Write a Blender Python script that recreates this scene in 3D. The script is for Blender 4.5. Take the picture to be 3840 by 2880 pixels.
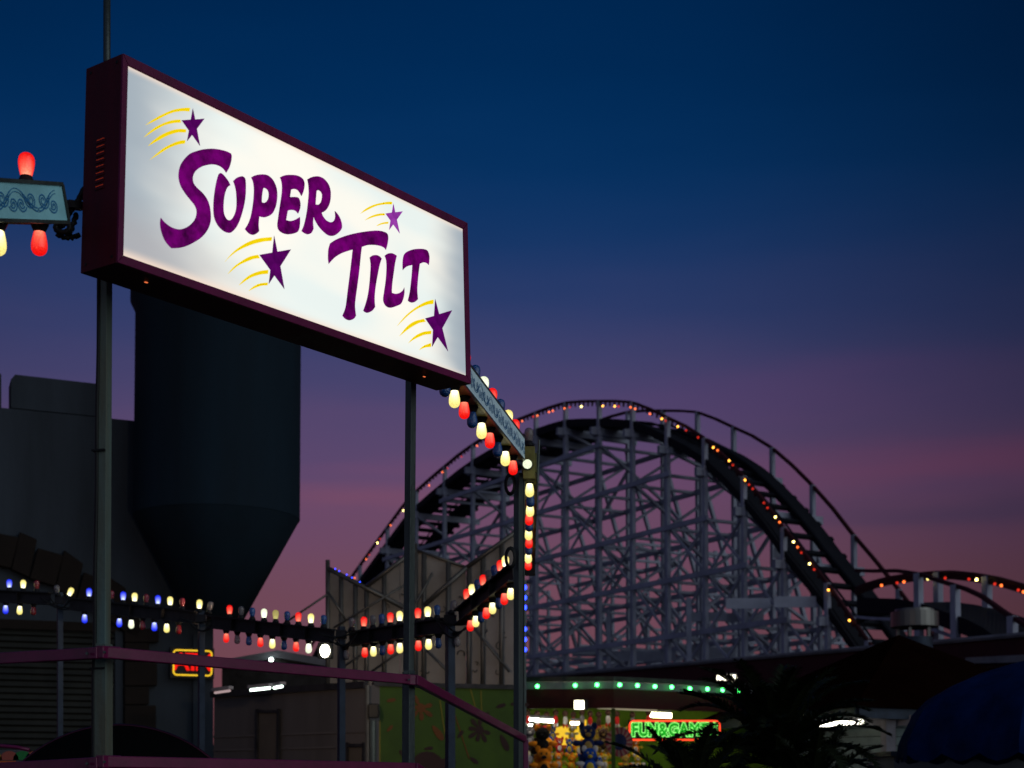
import bpy, math, random
from mathutils import Vector, Matrix
random.seed(7)
for o in list(bpy.data.objects): bpy.data.objects.remove(o)
S = bpy.context.scene
COL = S.collection
# ------------------------------------------------------------------ camera
FPX, CX, CY = 5729.0, 1920.0, 1440.0        # focal length and centre in photo pixels (3840 x 2880)
PITCH = math.radians(2.5)
HOR = 2951.0
CAMZ = 1.6
AXY = HOR - FPX * math.tan(PITCH)
cam = bpy.data.cameras.new('camera'); camo = bpy.data.objects.new('camera', cam); COL.objects.link(camo)
camo.location = (0, 0, CAMZ); camo.rotation_euler = (math.pi / 2 + PITCH, 0, 0)
cam.sensor_width = 36; cam.lens = FPX / 3840 * 36
cam.shift_y = (AXY - CY) / 3840
cam.clip_start = .1; cam.clip_end = 3000
cam.dof.use_dof = True; cam.dof.focus_distance = 6.2; cam.dof.aperture_fstop = 4.8
S.camera = camo
# ------------------------------------------------------------------ dusk sky
def srgb(r, g, b):
    f = lambda c: (c / 255 / 12.92) if c / 255 <= .04045 else ((c / 255 + .055) / 1.055) ** 2.4
    return (f(r), f(g), f(b), 1)
W = bpy.data.worlds.new('World'); S.world = W; W.use_nodes = True
nt = W.node_tree; nt.nodes.clear()
def N(t, **k):
    n = nt.nodes.new(t)
    for a, b in k.items(): setattr(n, a, b)
    return n
def L(a, b): nt.links.new(a, b)
def M(op, a, b=None, c=None):
    n = N('ShaderNodeMath', operation=op)
    for i, x in enumerate((a, b, c)):
        if x is None: continue
        if isinstance(x, (int, float)): n.inputs[i].default_value = x
        else: L(x, n.inputs[i])
    return n.outputs[0]
def RAMP(stops, fac, interp='B_SPLINE'):
    r = N('ShaderNodeValToRGB'); cr = r.color_ramp; cr.interpolation = interp
    while len(cr.elements) < len(stops): cr.elements.new(.5)
    for e, (p, c) in zip(cr.elements, stops): e.position = p; e.color = c
    L(fac, r.inputs[0]); return r.outputs[0]
tc = N('ShaderNodeTexCoord'); sep = N('ShaderNodeSeparateXYZ'); L(tc.outputs['Generated'], sep.inputs[0])
X, Y, Z = sep.outputs
mp = N('ShaderNodeMapping'); mp.inputs['Scale'].default_value = (1.6, 1.6, 9); L(tc.outputs['Generated'], mp.inputs[0])
nz = N('ShaderNodeTexNoise'); nz.inputs['Scale'].default_value = 1.7; nz.inputs['Detail'].default_value = 3; L(mp.outputs[0], nz.inputs['Vector'])
zz = M('ADD', Z, M('MULTIPLY', M('SUBTRACT', nz.outputs[0], .5), .07))
front = RAMP([(0, srgb(116, 68, 72)), (.07, srgb(114, 70, 77)), (.13, srgb(112, 74, 92)), (.17, srgb(108, 74, 104)), (.205, srgb(94, 73, 110)),
              (.25, srgb(70, 68, 110)), (.295, srgb(46, 61, 108)), (.345, srgb(14, 54, 104)), (.41, srgb(0, 45, 91)), (.5, srgb(0, 35, 76)), (1, srgb(0, 20, 48))], zz)
back = RAMP([(0, srgb(124, 124, 138)), (.2, srgb(124, 130, 152)), (.45, srgb(90, 106, 140)), (1, srgb(6, 36, 72))], Z)
# azimuth: the afterglow is strongest left of the view and dies away to the right
az = M('ARCTAN2', X, Y)
azf = RAMP([(0, (.70,) * 3 + (1,)), (.38, (.84,) * 3 + (1,)), (.43, (.96,) * 3 + (1,)), (.50, (1,) * 3 + (1,)), (.54, (.88,) * 3 + (1,)), (.575, (.64,) * 3 + (1,)), (.61, (.42,) * 3 + (1,)), (.72, (.34,) * 3 + (1,)), (1, (.34,) * 3 + (1,))],
           M('ADD', M('MULTIPLY', az, 1 / math.pi), .5))
# thin cloud bands catching the last pink light: (elevation, width, azimuth, azimuth width, amount)
cn = N('ShaderNodeTexNoise'); cn.inputs['Scale'].default_value = 3.2; cn.inputs['Detail'].default_value = 5
cm = N('ShaderNodeMapping'); cm.inputs['Scale'].default_value = (1.2, 1.2, 7); L(tc.outputs['Generated'], cm.inputs[0]); L(cm.outputs[0], cn.inputs['Vector'])
def cloud(z0, w, a0, aw, amt):
    zc = M('ADD', Z, M('MULTIPLY', M('SUBTRACT', cn.outputs[0], .5), .05))
    g1 = M('POWER', 2.718, M('MULTIPLY', M('POWER', M('ABSOLUTE', M('DIVIDE', M('SUBTRACT', zc, z0), w)), 2), -1))
    g2 = M('POWER', 2.718, M('MULTIPLY', M('POWER', M('ABSOLUTE', M('DIVIDE', M('SUBTRACT', az, a0), aw)), 2), -1))
    return M('MULTIPLY', M('MULTIPLY', g1, g2), amt)
cur = front
for args, colr in (((.205, .016, .33, .17, .45), srgb(136, 74, 106)), ((.250, .016, .17, .16, .22), srgb(112, 70, 118)), ((.186, .008, -.10, .08, .4), srgb(132, 78, 100)), ((.170, .010, .30, .13, .55), srgb(78, 66, 100)), ((.206, .006, -.08, .06, .2), srgb(126, 76, 106))):
    cx = N('ShaderNodeMix', data_type='RGBA'); L(cloud(*args), cx.inputs[0]); L(cur, cx.inputs[6]); cx.inputs[7].default_value = colr; cur = cx.outputs[2]
front = cur
mul = N('ShaderNodeMix', data_type='RGBA', blend_type='MULTIPLY'); mul.inputs[0].default_value = 1
L(front, mul.inputs[6]); L(azf, mul.inputs[7])
mix = N('ShaderNodeMix', data_type='RGBA')
L(M('MULTIPLY_ADD', Y, -2.2, .35), mix.inputs[0]); mix.clamp_factor = True
L(mul.outputs[2], mix.inputs[6]); L(back, mix.inputs[7])
# added glow standing in for the unseen park, right of and behind the camera
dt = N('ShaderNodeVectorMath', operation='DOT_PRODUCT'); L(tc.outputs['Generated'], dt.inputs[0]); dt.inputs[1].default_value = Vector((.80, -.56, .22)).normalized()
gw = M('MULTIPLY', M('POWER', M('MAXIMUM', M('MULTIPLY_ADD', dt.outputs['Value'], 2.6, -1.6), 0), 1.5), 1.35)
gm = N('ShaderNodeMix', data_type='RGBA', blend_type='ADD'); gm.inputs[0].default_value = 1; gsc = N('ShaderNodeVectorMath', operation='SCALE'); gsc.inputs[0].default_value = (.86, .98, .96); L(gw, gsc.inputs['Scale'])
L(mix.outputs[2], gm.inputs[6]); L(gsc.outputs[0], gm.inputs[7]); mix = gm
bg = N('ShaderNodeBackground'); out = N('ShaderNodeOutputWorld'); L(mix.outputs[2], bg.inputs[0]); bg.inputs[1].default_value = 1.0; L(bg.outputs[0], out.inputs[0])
# ------------------------------------------------------------------ exposure, sampling
S.view_settings.view_transform = 'Standard'; S.view_settings.look = 'None'; S.view_settings.exposure = 0; S.view_settings.gamma = 1
S.cycles.use_denoising = True; S.cycles.max_bounces = 6; S.cycles.sample_clamp_indirect = 4
S.cycles.use_light_tree = True
# ------------------------------------------------------------------ helpers
def ray(u, v):
    x = (u - CX) / FPX; y = (AXY - v) / FPX
    return Vector((x, math.cos(PITCH) - y * math.sin(PITCH), math.sin(PITCH) + y * math.cos(PITCH)))
C0 = Vector((0, 0, CAMZ))
def at(u, v, d):
    r = ray(u, v); return C0 + r * (d / r.y)
def hit(u, v, P, Nn):
    r = ray(u, v); return C0 + r * ((P - C0).dot(Nn) / r.dot(Nn))
def proj(p):
    q = p - C0; c, s = math.cos(PITCH), math.sin(PITCH)
    d = q.y * c + q.z * s; y = -q.y * s + q.z * c
    return (CX + FPX * q.x / d, AXY - FPX * y / d)
def GV(d): return HOR + CAMZ / d * FPX
UP = Vector((0, 0, 1))
WORLD = {}
def wpos(o): return WORLD.get(o.name, Vector((0, 0, 0)))
def tag(o, label=None, cat=None, group=None, kind=None):
    if label: o['label'] = label
    if cat: o['category'] = cat
    if group: o['group'] = group
    if kind: o['kind'] = kind
    return o
def thing(name, loc, label, cat, group=None):
    o = bpy.data.objects.new(name, None); COL.objects.link(o); o.location = loc
    o.empty_display_size = .1
    WORLD[o.name] = Vector(loc); return tag(o, label, cat, group)
def link(name, me, parent, m=None, label=None, origin=None):
    o = bpy.data.objects.new(name, me); COL.objects.link(o)
    if parent: o.parent = parent
    if m is not None and not me.materials: me.materials.append(m)
    if label: o['label'] = label
    return o
class MB:
    def __init__(s): s.v = []; s.f = []; s.mi = []; s.cur = 0
    def add(s, vs, fs):
        b = len(s.v); s.v += [Vector(x) for x in vs]
        for f in fs: s.f.append([b + i for i in f]); s.mi.append(s.cur)
    def frame(s, p, ax, ay, az):   # box centred at p with half-vectors
        c = []
        for sx, sy, sz in ((-1,-1,-1),(1,-1,-1),(1,1,-1),(-1,1,-1),(-1,-1,1),(1,-1,1),(1,1,1),(-1,1,1)):
            c.append(p + ax * sx + ay * sy + az * sz)
        s.add(c, [(0,3,2,1),(4,5,6,7),(0,1,5,4),(1,2,6,5),(2,3,7,6),(3,0,4,7)])
    def box(s, a, b):
        a = Vector(a); b = Vector(b); h = (b - a) / 2
        s.frame((a + b) / 2, Vector((h.x, 0, 0)), Vector((0, h.y, 0)), Vector((0, 0, h.z)))
    def beam(s, p, q, w, h, up=UP):
        p = Vector(p); q = Vector(q); d = q - p
        if d.length < 1e-6: return
        dn = d.normalized(); side = dn.cross(up)
        if side.length < 1e-4: side = dn.cross(Vector((1, 0, 0)))
        side.normalize(); u2 = side.cross(dn).normalized()
        s.frame((p + q) / 2, side * w / 2, d / 2, u2 * h / 2)
    def tube(s, pts, r, n=8, closed=False, cap=True):
        pts = [Vector(p) for p in pts]; rings = []; m = len(pts); b = len(s.v); ref = None
        for i, p in enumerate(pts):
            if closed: d = pts[(i + 1) % m] - pts[i - 1]
            else: d = pts[min(i + 1, m - 1)] - pts[max(i - 1, 0)]
            d.normalize()
            if ref is None:
                ref = d.cross(UP)
                if ref.length < 1e-3: ref = d.cross(Vector((1, 0, 0)))
            ref = (ref - d * ref.dot(d)); ref.normalize(); o2 = d.cross(ref)
            rr = r[i] if isinstance(r, (list, tuple)) else r
            for k in range(n):
                a = 2 * math.pi * k / n; s.v.append(p + (ref * math.cos(a) + o2 * math.sin(a)) * rr)
        for i in range(m if closed else m - 1):
            for k in range(n):
                k2 = (k + 1) % n; j = (i + 1) % m
                s.f.append([b + i * n + k, b + i * n + k2, b + j * n + k2, b + j * n + k]); s.mi.append(s.cur)
        if cap and not closed:
            s.f.append([b + k for k in range(n)][::-1]); s.mi.append(s.cur)
            s.f.append([b + (m - 1) * n + k for k in range(n)]); s.mi.append(s.cur)
    def lathe(s, prof, o=Vector((0, 0, 0)), n=24, a0=0, a1=2 * math.pi):
        full = abs(a1 - a0 - 2 * math.pi) < 1e-6; b = len(s.v); cols = n if full else n + 1
        for r, z in prof:
            for k in range(cols):
                a = a0 + (a1 - a0) * k / n; s.v.append(o + Vector((r * math.cos(a), r * math.sin(a), z)))
        for i in range(len(prof) - 1):
            for k in range(n):
                k2 = (k + 1) % cols
                s.f.append([b + i * cols + k, b + i * cols + k2, b + (i + 1) * cols + k2, b + (i + 1) * cols + k]); s.mi.append(s.cur)
    def prism(s, poly, off):       # polygon of 3-D points extruded by a vector
        n = len(poly); poly = [Vector(p) for p in poly]
        s.add(poly + [p + off for p in poly], [list(range(n))[::-1], list(range(n, 2 * n))] + [[i, (i + 1) % n, n + (i + 1) % n, n + i] for i in range(n)])
    def build(s, name, m, parent=None, smooth=False, label=None, origin=None, bevel=0):
        xs = [v.x for v in s.v]; ys = [v.y for v in s.v]; zs = [v.z for v in s.v]
        c = Vector(origin) if origin is not None else Vector(((min(xs) + max(xs)) / 2, (min(ys) + max(ys)) / 2, min(zs)))
        me = bpy.data.meshes.new(name); me.from_pydata([tuple(v - c) for v in s.v], [], s.f); me.validate(); me.update()
        ms = m if isinstance(m, (list, tuple)) else [m]
        for x in ms: me.materials.append(x)
        if len(ms) > 1 and len(me.polygons) == len(s.mi):
            for p, i in zip(me.polygons, s.mi): p.material_index = i
        if smooth:
            for p in me.polygons: p.use_smooth = True
        o = bpy.data.objects.new(name, me); COL.objects.link(o)
        o.location = c - (wpos(parent) if parent else Vector((0, 0, 0)))
        if parent: o.parent = parent
        WORLD[o.name] = c
        if label: o['label'] = label
        if bevel:
            bv = o.modifiers.new('bevel', 'BEVEL'); bv.width = bevel; bv.segments = 2; bv.limit_method = 'ANGLE'
        return o
# ------------------------------------------------------------------ materials
class NT:
    def __init__(s, m):
        m.use_nodes = True; s.t = m.node_tree; s.t.nodes.clear()
    def n(s, t, ins=None, **k):
        x = s.t.nodes.new(t)
        for a, b in k.items(): setattr(x, a, b)
        for a, b in (ins or {}).items():
            if hasattr(b, 'links') or isinstance(b, bpy.types.NodeSocket): s.t.links.new(b, x.inputs[a])
            else: x.inputs[a].default_value = b
        return x
def c4(c): return tuple(c[:3]) + (1,)
def paint(name, col, rough=.5, metal=0, var=.25, scale=3.0, bump=.15, bscale=40, streak=False, col2=None, coat=0, spec=.14):
    m = bpy.data.materials.new(name); t = NT(m)
    co = t.n('ShaderNodeTexCoord').outputs['Object']
    mp = t.n('ShaderNodeMapping', {0: co, 'Scale': (1, 1, .12) if streak else (1, 1, 1)}).outputs[0]
    nz = t.n('ShaderNodeTexNoise', {'Vector': mp, 'Scale': scale, 'Detail': 5, 'Roughness': .65}).outputs[0]
    cr = t.n('ShaderNodeValToRGB', {0: nz}); e = cr.color_ramp.elements
    d = col2 or tuple(x * (1 - var) for x in col[:3])
    e[0].position = .35; e[0].color = c4(d); e[1].position = .65; e[1].color = c4(tuple(min(1, x * (1 + var * .5)) for x in col[:3]))
    nb = t.n('ShaderNodeTexNoise', {'Vector': co, 'Scale': bscale, 'Detail': 3}).outputs[0]
    bp = t.n('ShaderNodeBump', {'Height': nb, 'Strength': bump, 'Distance': .01}).outputs[0]
    rr = t.n('ShaderNodeMapRange', {0: nz, 3: max(0, rough - .1), 4: min(1, rough + .12)}).outputs[0]
    b = t.n('ShaderNodeBsdfPrincipled', {'Base Color': cr.outputs[0], 'Roughness': rr, 'Metallic': metal, 'Normal': bp, 'Coat Weight': coat, 'Specular IOR Level': spec})
    o = t.n('ShaderNodeOutputMaterial', {0: b.outputs[0]}); return m
def emit(name, col, st=1.0):
    m = bpy.data.materials.new(name); t = NT(m)
    e = t.n('ShaderNodeEmission', {0: c4(col), 1: st}); t.n('ShaderNodeOutputMaterial', {0: e.outputs[0]}); return m
MT = {}
MT['galv'] = paint('galvanised_metal', (.060, .072, .070), .45, .7, .4, 9, .2, 60, True)
MT['postgreen'] = paint('weathered_green_paint', (.075, .12, .115), .5, .2, .45, 7, .2, 60, True, col2=(.085, .08, .055))
MT['bluepost'] = paint('blue_grey_paint', (.02, .028, .045), .5, .3, .35, 6)
MT['black'] = paint('black_rubber', (.008, .008, .009), .5, 0, .2)
MT['purple'] = paint('purple_rail_paint', (.10, .005, .040), .33, 0, .22, 14, .1, 90, coat=.25)
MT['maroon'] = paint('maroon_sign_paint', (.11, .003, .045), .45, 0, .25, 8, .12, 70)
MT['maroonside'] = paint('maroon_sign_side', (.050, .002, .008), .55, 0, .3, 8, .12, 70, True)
MT['steel'] = paint('dark_channel_steel', (.022, .020, .022), .5, .5, .45, 8, .2, 60)
MT['armyellow'] = paint('yellow_underside_paint', (.15, .135, .04), .5, 0, .4, 12)
MT['teal'] = paint('pale_teal_panel', (.66, .84, .90), .35, 0, .12, 6, .05, 40)
MT['scroll'] = paint('blue_scroll_paint', (.03, .15, .32), .4, 0, .1)
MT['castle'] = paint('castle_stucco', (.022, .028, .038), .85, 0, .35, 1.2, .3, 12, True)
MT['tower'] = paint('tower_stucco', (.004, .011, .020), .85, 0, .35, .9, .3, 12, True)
MT['stone'] = paint('brown_stone', (.009, .006, .005), .9, 0, .3, 2, .5, 8)
MT['shutter'] = paint('roller_shutter', (.014, .014, .012), .5, .3, .3, 2)
MT['wood'] = paint('white_painted_timber', (.235, .24, .305), .75, 0, .3, .6, .2, 6)
MT['track'] = paint('dark_track_timber', (.006, .006, .010), .8, 0, .3, 1, .2, 6)
MT['redrail'] = paint('red_handrail', (.028, .004, .007), .6, 0, .3, 1)
MT['beige'] = paint('beige_panel', (.155, .14, .13), .5, .25, .35, .9, .2, 10)
MT['pipe'] = paint('scaffold_pipe', (.08, .072, .065), .4, .6, .3, 3)
MT['trailer'] = paint('grey_trailer_siding', (.06, .052, .052), .6, .1, .3, 1.2, .1, 20, True)
MT['door'] = paint('trailer_door', (.05, .04, .033), .6, 0, .2)
MT['boothlime'] = paint('booth_lime_wall', (.10, .20, .008), .6, 0, .3, 2)
MT['teal2'] = paint('darker_teal_panel', (.24, .50, .56), .4, 0, .2, 6, .05, 40)
MT['green'] = paint('lime_green_wall', (.022, .046, .003), .6, 0, .3, 1.4, .1, 20)
MT['redfascia'] = paint('dark_red_fascia', (.028, .0015, .002), .7, 0, .25)
MT['wallolive'] = paint('olive_wall', (.02, .016, .010), .8, 0, .3)
MT['whitestrip'] = paint('white_trim', (.11, .105, .125), .6, 0, .25)
MT['roofblack'] = paint('black_canvas_roof', (.0055, .0018, .0012), .95, 0, .3, 1, spec=.0)
MT['bluecanvas'] = paint('blue_canvas', (.0008, .010, .055), .85, 0, .45, 3.5, .6, 5, spec=.05)
MT['yellowcanvas'] = paint('yellow_canvas', (.4, .22, .01), .8)
MT['leaf'] = paint('cycad_leaf', (.010, .014, .005), .5, 0, .4, 3)
MT['trunk'] = paint('cycad_trunk', (.03, .02, .012), .9, 0, .4, 8)
MT['asphalt'] = paint('asphalt', (.045, .045, .05), .9, 0, .3, 2, .4, 60)
MT['hill'] = paint('far_wooded_hill', (.010, .010, .014), 1, 0, .3, .1)
MT['silver'] = paint('silver_vent_metal', (.11, .105, .10), .35, .8, .3, 2, streak=True)
# ------------------------------------------------------------------ ground and far hills
g = MB(); g.add([(-900, -300, 0), (900, -300, 0), (900, 1500, 0), (-900, 1500, 0)], [(0, 1, 2, 3)])
tag(g.build('ground', MT['asphalt']), 'dark asphalt of the amusement park', kind='structure')
h = MB(); pts = []
for i in range(61):
    x = -500 + i * 17; e = 14 + 5 * math.sin(i * .35) + 3 * math.sin(i * 1.3 + 1) + random.uniform(-.6, .6)
    if i > 38: e += 12
    pts.append((x, e))
h.add([(x, 560 + 40 * math.sin(i * .2), -1) for i, (x, e) in enumerate(pts)] + [(x, 600 + 40 * math.sin(i * .2), e) for i, (x, e) in enumerate(pts)] + [(x, 720, -1) for x, e in pts],
      [(i, i + 1, 61 + i + 1, 61 + i) for i in range(60)] + [(61 + i, 61 + i + 1, 122 + i + 1, 122 + i) for i in range(60)])
tag(h.build('hills', MT['hill'], smooth=True), 'far dark hills on the horizon', kind='structure')
# ------------------------------------------------------------------ the illuminated sign
FTL, FTR0 = at(459, 201, 4.5), at(1751, 837, 5.83); FBL = at(438, 984, 4.5)
SN = (FTR0 - FTL).cross(FBL - FTL).normalized()
if SN.dot(C0 - FTL) < 0: SN = -SN
def sp(u, v, lift=0): return hit(u, v, FTL, SN) + SN * lift
FBR = sp(1764, 1441)
SX = (FTR0 - FTL).normalized(); SY = SN.cross(SX).normalized()
if SY.z < 0: SY = -SY
sign = thing('illuminated_sign', (FBL + FBR) / 2, 'tilted view of long white backlit box sign lettered SUPER TILT with purple stars', 'sign')
TH = .171
out4 = [FTL, FTR0, FBR, FBL]
in4 = [sp(478, 245), sp(1736, 858), sp(1748, 1410), sp(460, 959)]
cab = MB()
bk = [p - SN * TH for p in out4]; mid = [p - SN * .004 for p in out4]
cab.add(mid + bk, [(0, 4, 5, 1), (3, 2, 6, 7), (0, 3, 7, 4), (1, 5, 6, 2), (4, 7, 6, 5)])
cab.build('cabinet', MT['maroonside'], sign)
fr = MB()
for i in range(4):
    j = (i + 1) % 4
    a, b, c, d = out4[i], out4[j], in4[j], in4[i]
    e = .0006 * (b - a).normalized()
    ql = [a + e, b - e, c - e * 2, d + e * 2]
    fr.prism([q + SN * .004 for q in ql], -SN * .0085)
    fr.prism([c + SN * .0035, d + SN * .0035, d + (d - a) * .05 + SN * .001, c + (c - b) * .05 + SN * .001], -SN * .02)
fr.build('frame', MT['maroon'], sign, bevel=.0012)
# backlit panel
pm = bpy.data.materials.new('backlit_acrylic'); t = NT(pm)
co = t.n('ShaderNodeTexCoord').outputs['UV']; sx = t.n('ShaderNodeSeparateXYZ', {0: co})
def m2(op, a, b=0.0, c=0.0, cl=False):
    n = t.n('ShaderNodeMath', {0: a, 1: b, 2: c}, operation=op); n.use_clamp = cl; return n.outputs[0]
ux, uy = sx.outputs[0], sx.outputs[1]
# tube ends and cabinet edges give less light: distance to the four edges
nzp = t.n('ShaderNodeTexNoise', {'Vector': co, 'Scale': 3.4, 'Detail': 2}).outputs[0]
wob_ = m2('MULTIPLY', m2('SUBTRACT', nzp, .5), .16)
xl = m2('ADD', ux, wob_); xr = m2('SUBTRACT', m2('SUBTRACT', 1.0, ux), wob_)
def sm(x, a, b_): return t.n('ShaderNodeMapRange', {0: x, 1: a, 2: b_, 3: 0.0, 4: 1.0}, interpolation_type='SMOOTHERSTEP').outputs[0]
ends = m2('MULTIPLY', sm(xl, -.03, .28), sm(xr, -.05, .17))
low = m2('MULTIPLY', m2('SUBTRACT', 1.0, sm(m2('ADD', ux, wob_), 0.0, .5)), m2('SUBTRACT', 1.0, sm(m2('ADD', uy, wob_), .05, .45)))
nzq = t.n('ShaderNodeTexNoise', {'Vector': co, 'Scale': 3.3, 'Detail': 1, 'W': 3.0}, noise_dimensions='4D').outputs[0]
crp = t.n('ShaderNodeValToRGB', {0: nzq}); crp.color_ramp.elements[0].position = .40; crp.color_ramp.elements[0].color = srgb(238, 247, 243)
crp.color_ramp.elements[1].position = .60; crp.color_ramp.elements[1].color = srgb(254, 251, 240)
endc = t.n('ShaderNodeMix', {0: ends, 6: srgb(162, 174, 184), 7: crp.outputs[0]}, data_type='RGBA').outputs[2]
lowc = t.n('ShaderNodeMix', {0: m2('MULTIPLY', low, .6), 6: endc, 7: srgb(176, 170, 172)}, data_type='RGBA').outputs[2]
edge = m2('MINIMUM', sm(uy, -.02, .07), sm(m2('SUBTRACT', 1.0, uy), -.02, .045))
warm = t.n('ShaderNodeMix', {0: edge, 6: srgb(250, 224, 204), 7: lowc}, data_type='RGBA').outputs[2]
br = m2('MULTIPLY_ADD', m2('SUBTRACT', nzq, .5), .12, 1.03)
grm = t.n('ShaderNodeTexNoise', {'Vector': co, 'Scale': 60.0, 'Detail': 6, 'Roughness': .8}).outputs[0]
grk = t.n('ShaderNodeMapRange', {0: grm, 1: .62, 2: .75, 3: 0.0, 4: .10}).outputs[0]
br = m2('SUBTRACT', br, grk)
em = t.n('ShaderNodeEmission', {0: warm, 1: br})
gl = t.n('ShaderNodeBsdfGlossy', {0: (1, 1, 1, 1), 'Roughness': .04})
fz = t.n('ShaderNodeFresnel', {0: 1.45}).outputs[0]
ms = t.n('ShaderNodeMixShader', {0: fz, 1: em.outputs[0], 2: gl.outputs[0]})
t.n('ShaderNodeOutputMaterial', {0: ms.outputs[0]})
pn = MB(); pn.prism([p - SN * .001 for p in in4], -SN * .004)
po = pn.build('backlit_panel', pm, sign)
uvl = po.data.uv_layers.new(name='UVMap'); 
W4 = WORLD[po.name]; sw = (in4[1] - in4[0]).dot(SX); sh = (in4[0] - in4[3]).dot(SY)
for lp in po.data.loops:
    p = po.data.vertices[lp.vertex_index].co + W4 - in4[3]
    uvl.data[lp.index].uv = (p.dot(SX) / sw, (p.dot(SY)) / sh)
# translucent vinyl lettering
def vinyl(name, lo, hi, scale=26):
    m = bpy.data.materials.new(name); t = NT(m)
    co = t.n('ShaderNodeTexCoord').outputs['Object']
    mp = t.n('ShaderNodeMapping', {0: co, 'Scale': (1.7, 1.7, .4)}).outputs[0]
    nz = t.n('ShaderNodeTexNoise', {'Vector': mp, 'Scale': scale, 'Detail': 4, 'Roughness': .6}).outputs[0]
    cr = t.n('ShaderNodeValToRGB', {0: nz}); cr.color_ramp.elements[0].position = .3; cr.color_ramp.elements[0].color = lo
    cr.color_ramp.elements[1].position = .72; cr.color_ramp.elements[1].color = hi
    e = t.n('ShaderNodeEmission', {0: cr.outputs[0], 1: 1.0}); gl = t.n('ShaderNodeBsdfGlossy', {'Roughness': .2})
    ms = t.n('ShaderNodeMixShader', {0: .003, 1: e.outputs[0], 2: gl.outputs[0]})
    t.n('ShaderNodeOutputMaterial', {0: ms.outputs[0]}); return m
MT['vp'] = vinyl('purple_translucent_vinyl', srgb(48, 0, 48), srgb(128, 0, 124), 9)
MT['vs'] = vinyl('dark_purple_star_vinyl', srgb(62, 0, 72), srgb(96, 4, 104), 14)
MT['vl'] = vinyl('light_purple_star_vinyl', srgb(118, 30, 135), srgb(165, 70, 180), 14)
MT['vy'] = vinyl('yellow_translucent_vinyl', srgb(240, 205, 0), srgb(255, 226, 10), 8)
def smooth(path, n=7):
    cs = [i for i, p in enumerate(path) if len(p) > 2]
    if not cs: cs = [0]
    res = []
    m = len(path)
    for a, k in enumerate(cs):
        e = cs[(a + 1) % len(cs)]
        if e <= k: e += m
        run = [Vector(path[i % m][:2]) for i in range(k, e + 1)]
        if len(run) == 2: res.append(run[0]); continue
        ex = [run[0] * 2 - run[1]] + run + [run[-1] * 2 - run[-2]]
        for i in range(1, len(ex) - 2):
            p0, p1, p2, p3 = ex[i - 1:i + 3]
            for q in range(n):
                s = q / n
                res.append(.5 * ((2 * p1) + (p2 - p0) * s + (2 * p0 - 5 * p1 + 4 * p2 - p3) * s * s + (3 * p1 - p0 - 3 * p2 + p3) * s ** 3))
    return res
def fillmesh(name, loops, thick):
    cu = bpy.data.curves.new(name, 'CURVE'); cu.dimensions = '2D'; cu.fill_mode = 'BOTH'; cu.extrude = thick / 2
    for lp in loops:
        s = cu.splines.new('POLY'); s.points.add(len(lp) - 1)
        for i, p in enumerate(lp): s.points[i].co = (p[0], p[1], 0, 1)
        s.use_cyclic_u = True
    o = bpy.data.objects.new('tmp', cu); COL.objects.link(o)
    bpy.context.view_layer.update()
    me = bpy.data.meshes.new_from_object(o.evaluated_get(bpy.context.evaluated_depsgraph_get()))
    bpy.data.objects.remove(o); bpy.data.curves.remove(cu); me.name = name; return me
def place_mat(o, P, ex, ey, ez, parent):
    m = Matrix((ex, ey, ez)).transposed().to_4x4(); m.translation = P - (wpos(parent) if parent else Vector((0, 0, 0)))
    o.matrix_local = m; WORLD[o.name] = Vector(P)
def vin(name, loops, z, m, label=None, lift=.0012):
    x0, y0, sc = z
    ll = []
    for lp in loops:
        q = [sp(x0 + p[0] * sc, y0 + p[1] * sc, lift) for p in smooth(lp)]
        ll.append(q)
    o0 = sum(ll[0], Vector((0, 0, 0))) / len(ll[0])
    me = fillmesh(name, [[((p - o0).dot(SX), (p - o0).dot(SY)) for p in q] for q in ll], .0012)
    me.materials.append(m)
    o = link(name, me, sign, None, label); place_mat(o, o0, SX, SY, SN, sign); return o
zA = (560, 520, .26525); zB = (780, 600, .19293); zC = (1030, 620, .17478); zD = (1200, 840, .22909)
c = 1
vin('letter', [[(1150,210,c),(1085,180),(990,155),(880,143),(760,152),(650,180),(570,215),(500,280),(440,370),(412,470),(412,570),(440,670),(500,770),(570,860),(630,935),(660,1000),(662,1070),(640,1140),(590,1205),(520,1255),(430,1283),(350,1270),(270,1230),(200,1170),(157,1118,c),(148,1200),(165,1310),(215,1440),(295,1538),(330,1550),(420,1545),(520,1520),(640,1460),(740,1390),(820,1290),(860,1180),(865,1070),(850,960),(815,860),(750,770),(670,695),(625,635),(610,570),(625,500),(670,440),(750,392),(850,368),(920,367),(990,390),(1045,430),(1083,485,c),(1130,400),(1155,310),(1160,245)]], zA, MT['vp'], 'large purple letter S')
vin('letter', [[(430,492,c),(390,410),(330,330),(280,275),(237,255),(205,275),(180,340),(150,460),(120,640),(102,820),(100,980),(112,1100),(150,1210),(215,1310),(310,1390),(400,1418),(465,1395),(550,1300),(620,1150),(680,950),(715,780),(730,600),(728,430),(715,360),(680,325),(640,318),(560,345),(483,410,c),(515,500),(540,620),(550,780),(545,930),(515,1050),(465,1140),(410,1172),(360,1150),(315,1070),(297,960),(300,820),(315,700),(345,590),(385,520)]], zB, MT['vp'], 'purple letter U')
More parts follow.
